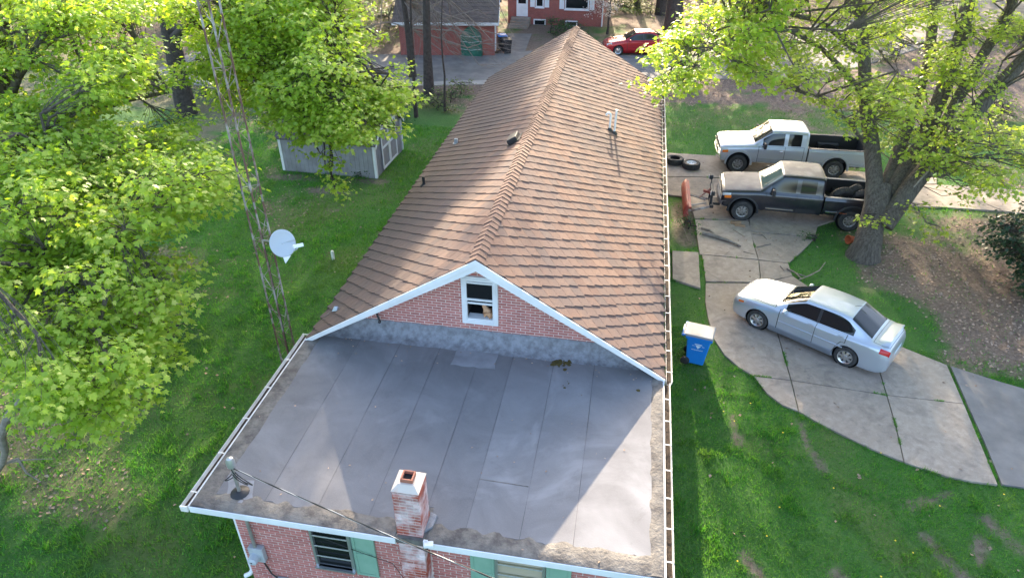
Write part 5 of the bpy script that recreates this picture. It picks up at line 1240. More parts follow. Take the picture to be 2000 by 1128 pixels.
# dead branch, sticks and wood on the drive
def pxline(px, z): return [unp(u, v, z) for u, v in px]
t = empty('fallen_branch', unp(1410, 463), 0, 'thick grey broken branch lying on the concrete in front of the black truck', 'branch')
P = pxline([(1371, 455), (1385, 458), (1402, 463), (1425, 471), (1447, 481)], .09); G().tube([p+np.array([0, 0, .01*(i % 2)]) for i, p in enumerate(P)], [.07, .085, .075, .055, .03], 9).obj('stem', M['palelimb'], t, smooth=True)
P = pxline([(1369, 445), (1385, 449), (1400, 461)], .08); G().tube(P, [.035, .045, .05], 8).obj('fork', M['palelimb'], t, smooth=True)
SK = [([(1470, 456), (1490, 459), (1498, 467)], .018), ([(1478, 482), (1495, 478), (1506, 476)], .02), ([(1452, 491), (1475, 497)], .014), ([(1537, 524), (1553, 532), (1566, 545)], .03), ([(1553, 533), (1575, 540), (1600, 528), (1612, 512)], .025),
      ([(1560, 546), (1590, 535)], .018), ([(1524, 519), (1532, 528)], .02), ([(1412, 500), (1425, 490)], .012), ([(1335, 445), (1345, 470)], .015), ([(1432, 448), (1455, 462)], .012), ([(1845, 500), (1880, 530)], .012), ([(1770, 505), (1800, 530)], .012)]
pos = ['beside the broken branch', 'right of the broken branch near the joint', 'below the broken branch', 'forked on the leaf litter by the silver sedan', 'long and bent on the leaves by the silver sedan', 'short on the leaves by the silver sedan', 'at the litter edge beyond the drive joint', 'thin on the slab left of the centre joint', 'on the weedy strip by the plow', 'near the end of the broken branch', 'in the litter right of the big tree', 'in the litter below the big tree']
for (px, r_), w_ in zip(SK, pos):
    P = pxline(px, r_+.04); tag(G().tube(P, [r_]+[r_*.8]*(len(P)-2)+[r_*.5], 6).obj('stick', M['twig'], None), 'dry brown stick lying '+w_, 'stick', 'sticks on the drive')
for i, (u, v, a, lab) in enumerate(((1437, 436, .2, 'split wood block against the front tyre of the black truck'), (1445, 441, -.1, 'flat board offcut below the split wood block'))):
    p = unp(u, v, .04); tag(G().box((p[0], p[1], .075-.01*i), (.38, .12, .08-.02*i), rotz(a)).obj('wood_block', M['wood'], None, bevel=.008), lab, 'wood')
p = unp(1660, 474); pot = empty('flower_pot', (p[0], p[1], 0), 0, 'orange plastic flower pot tipped over beside the big tree trunk', 'pot')
rr = rotz(.4)@roty(-PI/2*.94)
G().lathe([(.001, 0), (.10, 0), (.15, .26), (.165, .26), (.165, .31), (.145, .31), (.09, .02), (.001, .02)], 20).xf(rr, (p[0]+.14, p[1], .16)).obj('shell', M['terracotta'], pot, smooth=30)

# ================================================================== NEIGHBOURS
ga, gb = np.array([-15.7, 45.75, 0]), np.array([-9.45, 46.75, 0]); ex = nrm(gb-ga); ey = np.array([-ex[1], ex[0], 0]); L = np.linalg.norm(gb-ga); D = 6.5; HE = 2.1
gp = lambda a, b, c: ga+ex*a+ey*b+np.array([0, 0, c])
gar = empty('garage', (ga+gb)/2+ey*D/2, 0, 'low red brick garage with brown shingle roof behind bare branches', 'garage')
G().prism([gp(0, 0, -.1), gp(L, 0, -.1), gp(L, D, -.1), gp(0, D, -.1)], (0, 0, HE+.1)).obj('wall', M['brickfar'], gar)
rf = G().prism([gp(-.4, -.3, HE-.02), gp(L+.3, -.3, HE-.02), gp(L+.3, D/2, HE+1.5), gp(-.4, D/2, HE+1.5)], (0, 0, .08)).obj('roof', M['roofbrown'], gar)
G().prism([gp(-.4, D+.3, HE-.02), gp(L+.3, D+.3, HE-.02), gp(L+.3, D/2, HE+1.5), gp(-.4, D/2, HE+1.5)], (0, 0, .08)).obj('roof', M['roofbrown'], gar)
for r in range(9):
    f = r/9
    for k in range(15):
        x_ = -.4+k*.465+(.2 if r % 2 else 0)
        if x_+.46 > L+.34: continue
        G().prism([gp(x_, -.3+(D/2+.3)*f-.01, HE+.085+1.52*f), gp(x_+.455, -.3+(D/2+.3)*f-.01, HE+.085+1.52*f), gp(x_+.455, -.3+(D/2+.3)*(f+.11), HE+.068+1.52*(f+.11)), gp(x_, -.3+(D/2+.3)*(f+.11), HE+.068+1.52*(f+.11))], (0, 0, .02)).obj('shingle', M['roofbrown'], rf)
G().prism([gp(-.4, -.32, HE-.1), gp(L+.3, -.32, HE-.1), gp(L+.3, -.32, HE+.08), gp(-.4, -.32, HE+.08)], ey*-.03).obj('fascia', M['white'], gar)
G().prism([gp(L+.3, -.3, HE-.12), gp(L+.3, D/2, HE+1.4), gp(L+.3, D/2, HE+1.56), gp(L+.3, -.3, HE+.06)], ex*.03).obj('barge_board', M['white'], gar)
G().prism([gp(L, 0, HE), gp(L, D/2, HE+1.4), gp(L, D, HE)], ex*-.05).obj('gable', M['brickfar'], gar)
G().prism([gp(L+.02, .15, .25), gp(L+.02, 1.2, .25), gp(L+.02, 1.2, HE-.1), gp(L+.02, .15, HE-.1)], ex*.06).obj('open_door', M['white'], gar)
NY = 56.5; nh = empty('brick_house', (-6.2, 60, 0), 0, 'neighbouring red brick house with white door and steps at the top of the picture', 'house')
G().bx(-10.3, -2.85, NY, NY+8, -.1, 4.0).obj('wall', M['brickfar'], nh)
G().prism([(-10.9, NY-.5, 3.95), (-2.3, NY-.5, 3.95), (-2.3, NY+4, 6.2), (-10.9, NY+4, 6.2)], (0, 0, .15)).obj('roof', M['roofbrown'], nh); G().prism([(-10.9, NY+8.5, 3.95), (-2.3, NY+8.5, 3.95), (-2.3, NY+4, 6.2), (-10.9, NY+4, 6.2)], (0, 0, .15)).obj('roof', M['roofbrown'], nh)
def nwin(x0, x1, z0, z1, sh=0):
    f = frame(G(), x0, x1, z0, z1, NY-.06, NY-.005, .09).obj('window', M['white'], nh); G().bx(x0+.09, x1-.09, NY-.03, NY-.01, z0+.09, z1-.09).obj('pane', M['glass'], f)
    G().bx(x0-.05, x1+.05, NY-.1, NY-.004, z0-.08, z0).obj('sill', M['white'], f)
    if sh:
        for a in (x0-.42, x1+.05): G().bx(a, a+.37, NY-.05, NY-.006, z0, z1).obj('shutter', M['white'], f)
dx0, dx1 = unpy(1009, 20, NY)[0], unpy(1031, 20, NY)[0]; dzb = unpy(1020, 32, NY)[2]
d = G().bx(dx0, dx1, NY-.06, NY-.005, dzb, dzb+2.0).obj('door', M['white'], nh); G().bx(dx0+.15, dx1-.15, NY-.075, NY-.061, dzb+.95, dzb+1.8).obj('pane', M['glass'], d)
def nwpx(u0, v0, u1, v1, **k):
    a, b = unpy(u0, v1, NY), unpy(u1, v0, NY); nwin(a[0], b[0], a[2], b[2], **k)
nwpx(1042, 38, 1066, 50); nwpx(1104, 41, 1128, 52)
a, b = unpy(1046, 14, NY), unpy(1062, 14, NY); nwin(a[0], b[0], a[2], a[2]+1.4, 1); a, b = unpy(1103, 18, NY), unpy(1150, 18, NY); nwin(a[0], b[0], a[2], a[2]+1.4, 1)
G().tube([(-2.9, NY-.05, 0), (-2.9, NY-.05, 3.9)], .05, 8).obj('downspout', M['white'], nh)
nst = 4
for i in range(nst): G().bx(dx0-.35, dx1+.25, NY-.10-(nst-i)*.42, NY-.08, dzb*(i)/nst-.02, dzb*(i+1)/nst-.03).obj('step', M['concrete'], nh)
# green tarpaulin cover, pointed top
p0, p1 = unp(901, 109), unp(940, 111); c = (p0+p1)/2; hw = np.linalg.norm(p1-p0)/2; ex = nrm(p1-p0); ey = np.array([-ex[1], ex[0], 0])
A = []
for k, f in enumerate(np.linspace(0, .75, 7)):
    row = []
    for j, (a, z) in enumerate([(-1, 0), (-1.02, .5), (-.98, 1.0), (-.95, 1.35), (-.6, 1.68), (0, 2.0), (.6, 1.68), (.95, 1.35), (.98, 1.0), (1.02, .5), (1, 0)]):
        w1 = .05*(vnoise(k*3., j*2., 1.5, 3)-.5); row.append(c+ex*(a*hw+w1)+ey*(f+w1)+np.array([0, 0, z+w1]))
    A.append(row)
tp = empty('tarp_cover', c, 0, 'dark green tarpaulin covered stack with pointed top against the garage', 'tarp')
g = G().grid(A); g.add(A[0], [tuple(range(11))]); g.obj('sheet', M['tarp'], tp, smooth=50)
for z in (.45, .95, 1.3): G().tube([p+ey*-.01 for p in [c-ex*hw*1.03+np.array([0, 0, z]), c+np.array([0, 0, z-.06]), c+ex*hw*1.03+np.array([0, 0, z+.04])]], .012, 5).obj('rope', M['pvc'], tp)
for i, (u, v, lab) in enumerate(((981, 99, 'black wheelie bin with blue lid beside the garage door'), (990, 104, 'black wheelie bin standing in front of the blue-lidded bin'))):
    p = unp(u, v); t = empty('wheelie_bin', (p[0], p[1], 0), -1.2, lab, 'bin', 'bins by the garage')
    taper(-.24, .23, .235, .03, -.32, .34, .295, 1.0-.12*i).obj('body', M['black'], t, bevel=.03, local=True); taper(-.40, .385, .325, 1.0-.12*i, -.40, .36, .30, 1.07-.12*i).obj('lid', M['blue'] if i == 0 else M['black'], t, bevel=.02, local=True)
    for s in (-1, 1): G().lathe([(.02, -.03), (.125, -.02), (.125, .02), (.02, .03)], 16, 'y', (-.27, s*.27, .125)).obj('wheel', M['black'], t, local=True)

# ================================================================== TREES
LM = np.array([(0, 0), (.17, -.06), (.46, .08), (.31, .28), (.54, .56), (.21, .53), (0, 1.0), (-.21, .53), (-.54, .56), (-.31, .28), (-.46, .08), (-.17, -.06)])
LM = np.concatenate([LM, (-.22*LM[:, :1]**2-.18*LM[:, 1:]**2)], 1); LMF = [tuple(range(12))]
LS = np.array([(0, 0, 0), (.36, .22, -.03), (.30, .62, -.10), (0, 1, -.2), (-.30, .62, -.10), (-.36, .22, -.03)]); LSF = [tuple(range(6))]
LQ = np.array([(0, 0, 0), (.42, .5, -.06), (0, 1, -.2), (-.42, .5, -.06)]); LQF = [(0, 1, 2, 3)]
def leafset(C, outd, k, spread, size, rg):
    """clusters C (n,3) each with k leaves; outd = outward direction of the spray"""
    n = len(C); N_ = n*k; c = np.repeat(C, k, 0); od = np.repeat(outd, k, 0)
    d = rg.normal(0, 1, (N_, 3))*np.array([1, 1, .45]); 
    off = d*spread*.5+od*rg.uniform(-.4, .8, (N_, 1))*spread; off[:, 2] -= .10*spread*rg.random(N_)
    P = c+off
    tip = d*.5+od*.7+np.array([0, 0, -.45])+rg.normal(0, .35, (N_, 3)); nv = np.array([0, 0, 1.0])+d*.25+rg.normal(0, .38, (N_, 3))
    tip -= nv*((tip*nv).sum(1)/(nv*nv).sum(1))[:, None]; tip /= np.linalg.norm(tip, axis=1)[:, None]; nv /= np.linalg.norm(nv, axis=1)[:, None]
    s = size*rg.uniform(.6, 1.2, N_); Fr = np.stack([np.cross(tip, nv), tip, nv], 1)*s[:, None, None]
    return P, Fr
def twigs(A, B, r0, rg):
    """many thin three-sided twigs A->B as one mesh array"""
    n = len(A); mid = (A+B)/2+rg.normal(0, .06, A.shape)*np.linalg.norm(B-A, axis=1)[:, None]; mid[:, 2] += .05
    V = []; 
    for P, r in ((A, r0), (mid, r0*.7), (B, r0*.35)):
        for a in (0, 2.09, 4.19): V.append(P+np.array([math.cos(a), math.sin(a)*.7, math.sin(a)])*r)
    V = np.stack(V, 1).reshape(-1, 3); F = []
    q = [(0, 1, 4, 3), (1, 2, 5, 4), (2, 0, 3, 5), (3, 4, 7, 6), (4, 5, 8, 7), (5, 3, 6, 8)]
    L = (np.array(q).ravel()[None]+(np.arange(n)*9)[:, None]).ravel(); return V, np.full(n*6, 4), L
def inpx(poly, n, rg):
    P = np.array(poly, float); out = []
    while len(out) < n:
        u, v = rg.uniform(P[:, 0].min(), P[:, 0].max()), rg.uniform(P[:, 1].min(), P[:, 1].max())
        if inpoly(np.array([u]), np.array([v]), P)[0]: out.append((u, v))
    return out
def tree(name, label, base, limbs, blobs, leaf, lm, bark, size, per, kl, spread, seed, group=None, tw=True, flat=.55, twm=None, anchors=None, cat='tree', twr=.010, brk=1):
    """limbs: list of (points, radii); blobs: list of (centre, radius)"""
    rg = np.random.default_rng(seed); t = empty(name, base, 0, label, cat, group)
    g = G()
    for P, rd in limbs: g.tube(P, rd, 12)
    tr = g.obj('trunk', bark, t, smooth=60)
    LP = np.concatenate([np.array(P[0:1]+[P[i]+(P[i+1]-P[i])*f for i in range(len(P)-1) for f in (.17, .33, .5, .67, .83, 1)]) for P, rd in limbs]) if anchors is None else anchors
    Cs, Os, A_, B_ = [], [], [], []; br = G()
    for c, r in blobs:
        c = np.array(c); dd = np.linalg.norm(LP-c, axis=1)+2.5*np.maximum(0, LP[:, 2]-c[2]-.2); a = LP[rg.choice(np.argsort(dd)[:7])]
        m1 = a+(c-a)*.4+rg.normal(0, .12, 3)*np.linalg.norm(c-a); m1[2] += .08*np.linalg.norm(c-a); m2 = a+(c-a)*.75+rg.normal(0, .05, 3)*np.linalg.norm(c-a)
        rb = (.010+.008*min(4, np.linalg.norm(c-a)))*brk; br.tube([a, m1, m2, c], [rb*1.6, rb*1.2, rb*.8, rb*.4], 6)
        n = max(2, int(per*r**2)); d = rg.normal(0, 1, (n, 3)); d /= np.linalg.norm(d, axis=1)[:, None]
        rad = r*rg.random(n)**.45; p = c+d*rad[:, None]*np.array([1, 1, flat]); o = d.copy(); o[:, 2] *= .3; o += .4*nrm(c-a); o /= np.linalg.norm(o, axis=1)[:, None]
        Cs.append(p); Os.append(o); k_ = rg.integers(0, 3, n); src = np.stack([m1, m2, c])[k_]; A_.append(src+(p-src)*.0); B_.append(p)
    if blobs:
        tag(br.obj('branches', twm or bark, t), kind='stuff')
        Cs, Os = np.concatenate(Cs), np.concatenate(Os)
        if tw:
            V, sz, L = twigs(np.concatenate(A_), np.concatenate(B_), twr, rg); tag(mobj('twigs', npmesh('twigs', V, sz, L), twm or bark, t), kind='stuff')
        if kl:
            P, Fr = leafset(Cs, Os, kl, spread, size, rg); T, TF = {'M': (LM, LMF), 'S': (LS, LSF), 'Q': (LQ, LQF)}[leaf]
            tag(mobj('crown', instmesh('crown', T, TF, Fr, P), lm, t), kind='stuff')
    return t
rgt = np.random.default_rng(5)
# --- left maple: trunk stands just outside the left edge, boughs hang into view
A_poly = [(-90, -60), (290, -60), (300, 60), (310, 220), (390, 290), (425, 405), (385, 470), (300, 500), (290, 600), (300, 670), (250, 740), (240, 790), (170, 810), (90, 760), (40, 680), (-90, 740)]
blobsA = []
for u, v in inpx(A_poly, 215, rgt):
    if vnoise(u, v, 75, 12) < .20: continue
    t_ = 18.0-7.0*np.clip(v, -60, 850)/850*.9+rgt.normal(0, .9)+(2.0 if u > 250 and v < 330 else 0); blobsA.append((unt(u, v, t_), rgt.uniform(.55, .95)))
bA = np.array([-17.2, 15.0, -.1]); hub = bA+np.array([.3, 0, 4.5])
limbsA = [([bA, bA+[.05, 0, 1.5], hub, hub+[.8, .3, 3], hub+[1.4, .8, 6], hub+[1.6, 1, 9]], [.55, .42, .38, .28, .18, .06])]
for u, v, t_ in ((120, 300, 15), (250, 480, 14.5), (180, 680, 13.2), (60, 120, 16.5), (330, 180, 18.5), (90, 520, 13.8)):
    e = unt(u, v, t_); limbsA.append(([hub+[0, 0, rgt.uniform(-.8, 1.5)], hub*.6+e*.4+[0, 0, .7], hub*.25+e*.75+[0, 0, .4], e], [.2, .13, .09, .035]))
tree('maple_tree', 'big leafy maple whose bright green boughs hang in from the left edge', bA, limbsA, blobsA, 'M', M['leafA'], M['bark'], .125, 42, 14, .28, 21)
# pale crooked limb hanging low at the left edge
P = [unt(u, v, t_) for u, v, t_ in ((72, 735, 12.8), (45, 775, 13), (15, 815, 13.3), (2, 850, 13.8), (10, 880, 14.2), (5, 905, 14.8), (-8, 925, 15.5), (-20, 950, 16.5))]
t = empty('dead_limb', unp(-20, 955), 0, 'pale crooked bare limb drooping to the ground at the left edge', 'branch')
G().tube(P, [.05, .07, .085, .08, .07, .06, .06, .055], 9).obj('stem', M['palelimb'], t, smooth=True)
G().tube([P[5], unt(35, 895, 14.9), unt(52, 922, 15.1), unt(80, 940, 15.3)], [.045, .035, .025, .01], 7).obj('fork', M['palelimb'], t, smooth=True)
G().tube([P[5], unt(50, 897, 15), unt(105, 895, 15.2)], [.022, .016, .006], 6).obj('side_twig', M['palelimb'], t)
# --- second maple behind the tower, over the shed
B_poly = [(450, -60), (670, -60), (690, 60), (745, 130), (765, 185), (735, 235), (680, 250), (640, 260), (600, 235), (540, 205), (470, 170), (440, 80)]
blobsB = []
for u, v in inpx(B_poly, 150, rgt):
    if u < 560 and vnoise(u, v, 60, 4) < .34: continue
    if vnoise(u, v, 55, 14) < .22: continue
    blobsB.append((unt(u, v, 21.5+rgt.normal(0, 1.3)), rgt.uniform(.6, 1.0)))
for u, v in ((625, 300), (635, 325), (645, 350), (655, 370), (690, 280), (785, 170), (795, 195), (770, 130), (770, 250), (725, 265), (600, 270), (550, 245), (715, 20), (735, 70), (580, 235), (640, 245), (670, 240), (710, 235), (750, 225), (610, 250), (690, 250), (660, 270), (570, 258), (735, 245)): blobsB.append((unt(u, v, 20.5), .36))
for u, v in inpx([(320, -50), (470, -50), (500, 190), (430, 220), (360, 130)], 44, rgt): blobsB.append((unt(u, v, 22.5+rgt.normal(0, 1.5)), rgt.uniform(.5, .8)))
bB = unp(365, 222); bB[2] = -.1; hub = bB+np.array([.6, -.4, 5.0])
limbsB = [([bB, bB+[.1, 0, 2], hub, hub+[.3, 0, 3.5], hub+[.5, .2, 7]], [.55, .46, .40, .25, .08])]
for u, v, t_ in ((600, 60, 22), (680, 180, 21.5), (560, 170, 22), (740, 170, 21), (500, 120, 24), (690, 60, 22)):
    e = unt(u, v, t_); limbsB.append(([hub+[0, 0, rgt.uniform(-1, 2)], hub*.6+e*.4+[0, 0, .6], hub*.25+e*.75+[0, 0, .3], e], [.18, .12, .08, .03]))
tree('maple_tree', 'sunlit maple with yellow-green leaves hanging over the grey shed', bB, limbsB, blobsB, 'M', M['leafA'], M['barkdark'], .13, 40, 13, .30, 22)
# --- big tree by the trucks
def limb(px, t0, t1, w0, w1, z0=None):
    n = len(px); P = []; Rd = []
    for i, (u, v) in enumerate(px):
        f = i/(n-1); t_ = t0+(t1-t0)*f; P.append(unt(u, v, t_)); Rd.append((w0+(w1-w0)*f)*t_/FPX/2)
    return P, Rd
tb = 24.05
c0 = unp(1690, 508); q1 = unt(1714, 395, 24.2); q2 = unt(1722, 360, 24.2)
trunkP = [c0+[0, .3, -.15], c0+[0, .3, .12], c0+[.02, .3, .5], c0*.5+q1*.5+[0, .15, 0], q1, q2]; trunkR = [.66, .54, .46, .42, .42, .34]
limbsC = [(trunkP, trunkR), limb([(1704, 420), (1708, 350), (1702, 280), (1690, 190), (1688, 110), (1672, -40)], 24.1, 24.6, 34, 20),
          limb([(1725, 440), (1780, 365), (1840, 290), (1930, 190), (2020, 95)], 24.0, 23.0, 38, 26), limb([(1722, 380), (1750, 310), (1785, 210), (1815, 110), (1830, -40)], 24.4, 26, 24, 18),
          limb([(1735, 385), (1800, 280), (1845, 170), (1880, 60), (1900, -50)], 24.3, 25, 32, 24), limb([(1750, 390), (1830, 270), (1900, 140), (1960, 40), (2000, -40)], 24.1, 24, 24, 17),
          limb([(1690, 190), (1640, 130), (1600, 90), (1540, 60), (1470, 40)], 24.3, 21.5, 12, 5), limb([(1688, 110), (1600, 40), (1500, 20), (1400, 60)], 24.5, 20.5, 12, 4), limb([(1702, 300), (1660, 240), (1600, 190), (1560, 180)], 24.3, 23, 8, 3)]
C_poly = [(1440, -50), (2060, -50), (2060, 330), (1930, 380), (1830, 330), (1740, 290), (1680, 250), (1600, 205), (1540, 180), (1480, 150), (1400, 110)]
blobsC = []
for u, v in inpx(C_poly, 175, rgt):
    if vnoise(u, v, 60, 6) < .32: continue
    blobsC.append((unt(u, v, 24+rgt.normal(0, 1.8)-(2 if u < 1600 else 0)), rgt.uniform(.5, .9)))
for u, v in ((1708, 425), (1800, 400), (1830, 440), (1870, 380)): blobsC.append((unt(u, v, 22.8), .5))
for k in range(70): blobsC.append((np.array([rgt.uniform(1.5, 15.5), rgt.uniform(17.5, 27.5), rgt.uniform(9.5, 16)]), rgt.uniform(.8, 1.3)))
D_poly = [(1268, 130), (1300, 70), (1380, 30), (1470, -40), (1560, -40), (1540, 60), (1475, 150), (1390, 160), (1300, 180), (1280, 165)]
blobsD = [(unt(u, v, 20.2+rgt.normal(0, .8)), rgt.uniform(.5, .8)) for u, v in inpx(D_poly, 34, rgt)]
tC = tree('maple_tree', 'large multi-stemmed tree with sparse young leaves beside the trucks', trunkP[0]*np.array([1, 1, 0]), limbsC, blobsC, 'M', M['leafC'], M['bark'], .135, 26, 10, .30, 23, brk=.6)
tD = tree('maple_bough', None, blobsD[0][0], [limb([(1560, 60), (1480, 60), (1400, 90), (1330, 120)], 21, 20, 7, 3)], blobsD, 'M', M['leafA'], M['bark'], .13, 34, 12, .28, 24, cat=None, brk=.6)
for o in list(tD.children): par(o, tC)
bpy.data.objects.remove(tD)
t = empty('dead_limb', unt(1800, 350, 23.2), 0, 'pale bare dead branch caught in the big tree', 'branch')
G().tube([unt(u, v, 23.2) for u, v in ((1785, 365), (1812, 335), (1838, 290), (1862, 240), (1872, 195))], [.02, .035, .04, .035, .02], 7).obj('stem', M['palelimb'], t, smooth=True)
G().tube([unt(u, v, 23.2) for u, v in ((1815, 325), (1822, 345), (1826, 355))], [.02, .014, .006], 6).obj('fork', M['palelimb'], t)
# --- evergreen shrub at the right edge
c = unp(2010, 575); blobsE = [(c+np.array([rgt.normal(0, .7), rgt.normal(.3, .8), .5+rgt.uniform(0, 2.3)]), .75) for _ in range(22)]
tree('evergreen_shrub', 'dark evergreen shrub at the right edge of the picture', c, [([c+[0, 0, -.1], c+[.1, 0, 1], c+[0, .1, 2]], [.07, .05, .02])], blobsE, 'S', M['leafdark'], M['barkdark'], .12, 80, 9, .22, 31, cat='shrub')
# --- woodland behind: trunks, bare tree, blossom, undergrowth, tall trees added to shade the scene
def trunkline(b, h, lean, r0, r1, n=7, wob=.12):
    return [np.array(b)+np.array([lean[0]*f*h+rgt.normal(0, wob)*f, lean[1]*f*h+rgt.normal(0, wob)*f, h*f-.1]) for f in np.linspace(0, 1, n)], list(np.linspace(r0, r1, n)*np.array([1.25]+[1]*(n-1)))
def woodtree(b, h, r, label, crown=True, z0=.42, cr=4.5, nb=20, seed=0, lm='leafwood', per=9, kl=9, group='trees of the wood behind', size=.34, lean=None, name='woodland_tree', spread=.7):
    rg = np.random.default_rng(seed+100); lean = lean if lean is not None else (rg.normal(0, .03), rg.normal(0, .03))
    P, Rd = trunkline(b, h, lean, r, r*.25); limbs = [(P, Rd)]; bl = []
    if crown:
        top = np.array(b)+np.array([lean[0]*h, lean[1]*h, 0])
        for k in range(nb):
            zz = h*(z0+(1.08-z0)*rg.random()); f = (zz/h-z0)/(1.08-z0); rr = cr*math.sqrt(max(.08, 1-(2*f-.9)**2*.8))*rg.random()**.5; a = rg.uniform(0, 2*PI)
            bl.append((top+np.array([rr*math.cos(a), rr*math.sin(a), zz]), rg.uniform(1.1, 1.9)))
    return tree(name, label, b, limbs, bl, 'Q', M[lm], M['barkdark'], size, per, kl, spread, seed+200, group, tw=False)
# trunks one can pick out in the photograph
TR = [(1312, 86, 18, .62, 'thick dark trunk just right of the red car'), (1291, 28, 20, .42, 'straight trunk behind the thick trunk by the red car'), (838, 184, 14, .27, 'dark trunk at the verge left of the roof, before the garage'),
      (813, 228, 9, .10, 'thin dark sapling left of the verge trunk'), (869, 219, 6, .07, 'thin sapling right of the verge trunk, nearest the roof'), (548, 112, 20, .40, 'dark trunk standing behind the shed maple'), (330, 60, 20, .45, 'dark trunk far left behind the tower top'),
      (1243, 14, 15, .3, 'slim trunk behind the pale bushes above the red car'), (1655, 20, 18, .4, 'trunk at the far roadside above the trucks')]
for i, (u, v, h, r, lab) in enumerate(TR):
    b = unp(u, v); woodtree((b[0], b[1], 0), h, r, lab, crown=h > 12, z0=.5 if i else .28, seed=i, nb=44 if i == 0 else 26 if i == 7 else 14, cr=2.6 if i else 2.3)
# bare twiggy tree in front of the garage
b = unp(806, 150); P, Rd = trunkline((b[0], b[1], 0), 9, (-.01, -.02), .22, .06); limbs = [(P, Rd)]; bl = []
for k in range(46):
    u, v = rgt.uniform(790, 1010), rgt.uniform(-40, 130); bl.append((unt(u, v, 43.5+rgt.normal(0, 1.2)), rgt.uniform(.6, 1.1)))
for k in range(16): bl.append((unt(rgt.uniform(700, 840), rgt.uniform(-40, 150), 42+rgt.normal(0, 1.5)), rgt.uniform(.7, 1.1)))
tree('bare_tree', 'leafless tree with a mesh of pale twigs before the brick garage', (b[0], b[1], 0), limbs, bl, 'Q', None, M['barkdark'], .1, 11, 0, .3, 41, twm=M['twig'], anchors=np.array(P[2:]), twr=.010, brk=.7)
# blossom by the neighbour's wall
b = unp(1186, 66); P, Rd = trunkline((b[0], b[1], 0), 3.2, (.03, -.05), .09, .03)
tree('blossom_tree', 'small white blossoming tree against the neighbouring house', (b[0], b[1], 0), [(P, Rd)], [(np.array([b[0]+rgt.normal(-.3, .9), b[1]+rgt.normal(-.2, .5), 1.1+rgt.random()*2.0]), .6) for _ in range(14)], 'Q', M['blossom'], M['barkdark'], .12, 26, 8, .3, 42, twm=M['twig'])
# undergrowth
BU = [(735, 210, .8, 'leafbush', 'low bush between the shed and the verge'), (770, 235, .9, 'leafivy', 'dark green bush at the back of the left lawn'), (845, 205, .8, 'leafbush', 'thin yellowish bush under the verge trunk'), (900, 185, .8, 'leafbush', 'thin bush at the verge beside the roof'), (855, 215, .8, 'leafbush', 'low yellowish bush left of the roof edge'), (790, 200, .9, 'leafbush', 'loose bush between the verge saplings'), (880, 200, .6, 'leafivy', 'low green weeds at the roof edge below the saplings'), (690, 90, 1.3, 'leafbush', 'pale bush far behind the shed maple'), (760, 60, 1.5, 'leafbush', 'wide pale bush left of the bare tree'),
      (1230, 22, 1.3, 'leafbush', 'pale green bush above the red car'), (1270, 26, 1.1, 'leafbush', 'pale green bush left of the thick trunk'), (1205, 20, 1.1, 'leafivy', 'dark bush at the corner of the neighbouring house'), (1330, 170, 1.0, 'leafbush', 'low bush behind the far corner of the roof'), (1390, 110, 1.3, 'leafbush', 'bush at the roadside behind the silver truck'), (1460, 150, 1.1, 'leafbush', 'straggly bush on the brown bank'),
      (1560, 130, 1.2, 'leafbush', 'bush on the bank left of the big tree'), (520, 250, .9, 'leafivy', 'dark bush left of the shed'), (430, 200, 1.2, 'leafivy', 'dark ground bush behind the tower'), (1750, 120, 1.4, 'leafbush', 'sunny bush behind the big tree'), (1930, 230, 1.2, 'leafbush', 'low sunny bush at the right behind the big tree'), (1075, 64, 1.1, 'leafivy', 'dark green ground planting before the neighbouring house'), (1115, 68, 1.0, 'leafivy', 'second dark green planting before the neighbouring house, beside the ridge end'),
      (330, 660, .8, 'leafivy', 'low leafy bush under the left maple'), (170, 640, .7, 'leafbush', 'small bush in the shade of the left maple'), (705, 345, .35, 'leafivy', 'small weed at the foot of the shed'), (1345, 445, .4, 'leafivy', 'weeds growing beside the plow blade'), (1590, 470, .3, 'leafivy', 'grass tuft by the rear wheel of the black truck')]
for i, (u, v, r, lm, lab) in enumerate(BU):
    b = unp(u, v); bl = [(np.array([b[0]+rgt.normal(0, r*.6), b[1]+rgt.normal(0, r*.5), r*rgt.uniform(.15, .9)]), r*.55) for _ in range(9)]
    tree('bush', lab, (b[0], b[1], 0), [([np.array([b[0], b[1], -.05]), np.array([b[0]+.05, b[1], r*.5]), np.array([b[0], b[1], r*.8])], [.03, .025, .01])], bl, 'S', M[lm], M['barkdark'], .10 if r > .5 else .06, 34 if r > .5 else 130, 6, .24 if r > .5 else .1, 60+i, 'bushes', tw=r > .5, cat='bush')
# undergrowth mass on the woodland floor
n = 2600; X = np.concatenate([rgt.uniform(-34, -12, n), rgt.uniform(6, 34, n), rgt.uniform(-14, 8, 600)]); Y = np.concatenate([rgt.uniform(34, 66, n), rgt.uniform(50, 72, n), rgt.uniform(60, 70, 600)])
kk = ~paved(X, Y) & (fbm(X, Y, 3, 51) > .45) & ~((X > -16.5) & (X < -1.5) & (Y > 44.5) & (Y < 66)); X, Y = X[kk], Y[kk]
C3 = np.stack([X, Y, .12+.5*rgt.random(len(X))], -1); od = rgt.normal(0, 1, C3.shape); od[:, 2] = .2; od /= np.linalg.norm(od, axis=1)[:, None]
P, Fr = leafset(C3, od, 8, .45, .16, rgt); me = instmesh('undergrowth', LS, LSF, Fr, P); tag(mobj('undergrowth', me, M['leafbush']), 'sparse green undergrowth over the woodland floor', 'undergrowth', kind='stuff')
n = 60; X, Y = scatter(n, 2.2, 12, 7, 15); kk = ~paved(X, Y) & (fbm(X, Y, 2., 91) > .5); X, Y = X[kk], Y[kk]; n = len(X)
Td = np.array([(math.cos(a), math.sin(a), 0) for a in np.linspace(0, 2*PI, 7)[:-1]])
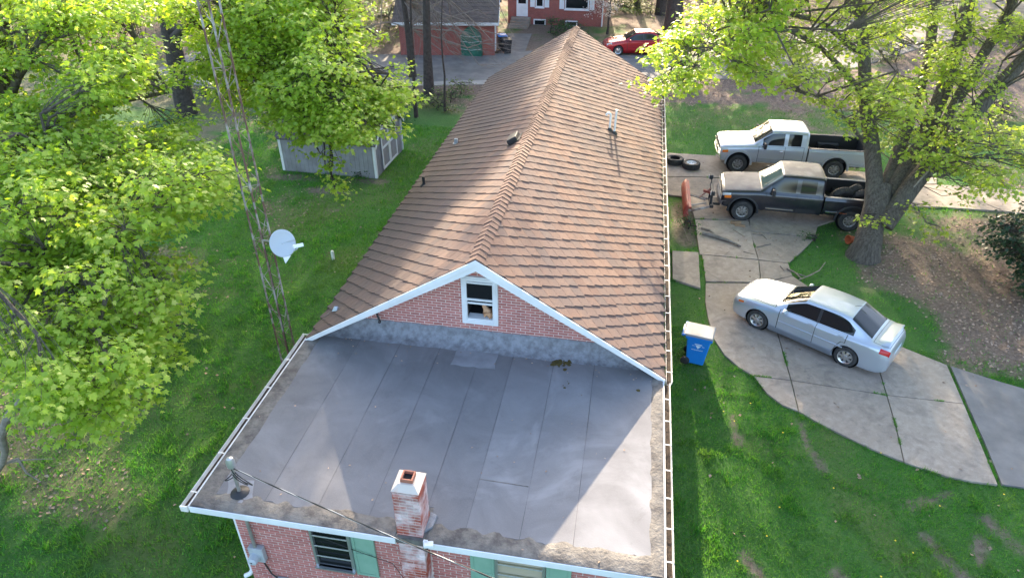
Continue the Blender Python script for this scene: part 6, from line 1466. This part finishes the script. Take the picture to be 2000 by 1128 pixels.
me = instmesh('dandelions', Td, [tuple(range(6))], np.repeat(np.eye(3)[None]*.02, n, 0), np.stack([X, Y, 0*X+.07], -1)); tag(mobj('dandelions', me, pm('dandelion', (.75, .55, .03), rough=.8)), 'tiny yellow dandelion heads dotted over the right lawn', 'flowers', kind='stuff')
# fallen log left
P = [unp(u, v, .25) for u, v in ((395, 165), (430, 175), (470, 188), (505, 200))]
tag(G().tube(P, [.16, .17, .15, .10], 10).obj('fallen_log', M['palelimb'], None, smooth=True), 'pale fallen log lying on the brown ground behind the tower', 'log')
# tall trees with unseen crowns, added further back to cast shade; the gap between them lets the low sun onto the right roof slope
TB = [(-9.3, 66.5, 20, 1.7), (-11.4, 55.6, 25, 2.3), (-46, 60, 18, 6), (-38, 66, 19, 6), (-31, 60, 16, 5.5), (-24.5, 66, 18, 5.5), (-19, 62, 15.5, 5), (-13.6, 70, 29, 5.0), (4.8, 72, 24, 4.4), (8, 64, 22, 5), (15.5, 73, 24, 5.5), (23, 72, 22, 5.5), (31, 78, 24, 6), (40, 74, 23, 6), (-22, 50, 14, 4.5), (27, 60, 20, 5), (37, 62, 20, 5), (-40, 48, 18, 5)]
words = ['slim one behind the neighbouring house', 'just behind the garage, left of the neighbouring house', 'leftmost', 'second from the left', 'third from the left', 'fourth from the left', 'fifth from the left', 'behind the garage roof', 'behind the thick trunk', 'behind the red car road bend', 'beyond the road above the trucks', 'right of the road bend', 'far right', 'rightmost', 'nearer on the left', 'beside the road on the right', 'near the right end of the road', 'nearest at the far left']
for i, ((x, y, h, c), w_) in enumerate(zip(TB, words)):
    woodtree((x, y, 0), h, .34, 'tall sun-blocking woodland tree with pale green crown, '+w_, z0=.2, cr=c, nb=46 if i not in (0, 1, 7) else 70, seed=300+i, per=10, kl=9, size=.36)
# unseen wood beyond, added so glass and paint reflect crowns, not bright horizon sky
n = 9000; X = rgt.uniform(-110, 110, n); Y = 92+rgt.uniform(0, 16, n)-.0012*X*X; Z = 15*rgt.random(n)**.8*(.55+.6*fbm(X, Y, 9, 71)); k_ = rgt.integers(0, 2, n)
od = rgt.normal(0, 1, (n, 3)); od /= np.linalg.norm(od, axis=1)[:, None]
P, Fr = leafset(np.stack([X, Y, Z], -1), od, 5, 1.6, .75, rgt); me = instmesh('far_wood', LQ, LQF, Fr, P); tag(mobj('far_wood', me, M['leafwood']), 'unseen dense green wood added beyond the houses, closing the horizon', 'wood', kind='stuff')
print('objects', len(bpy.data.objects), 'tris', sum(len(o.data.loop_triangles) if False else len(o.data.polygons) for o in bpy.data.objects if o.type == 'MESH'))
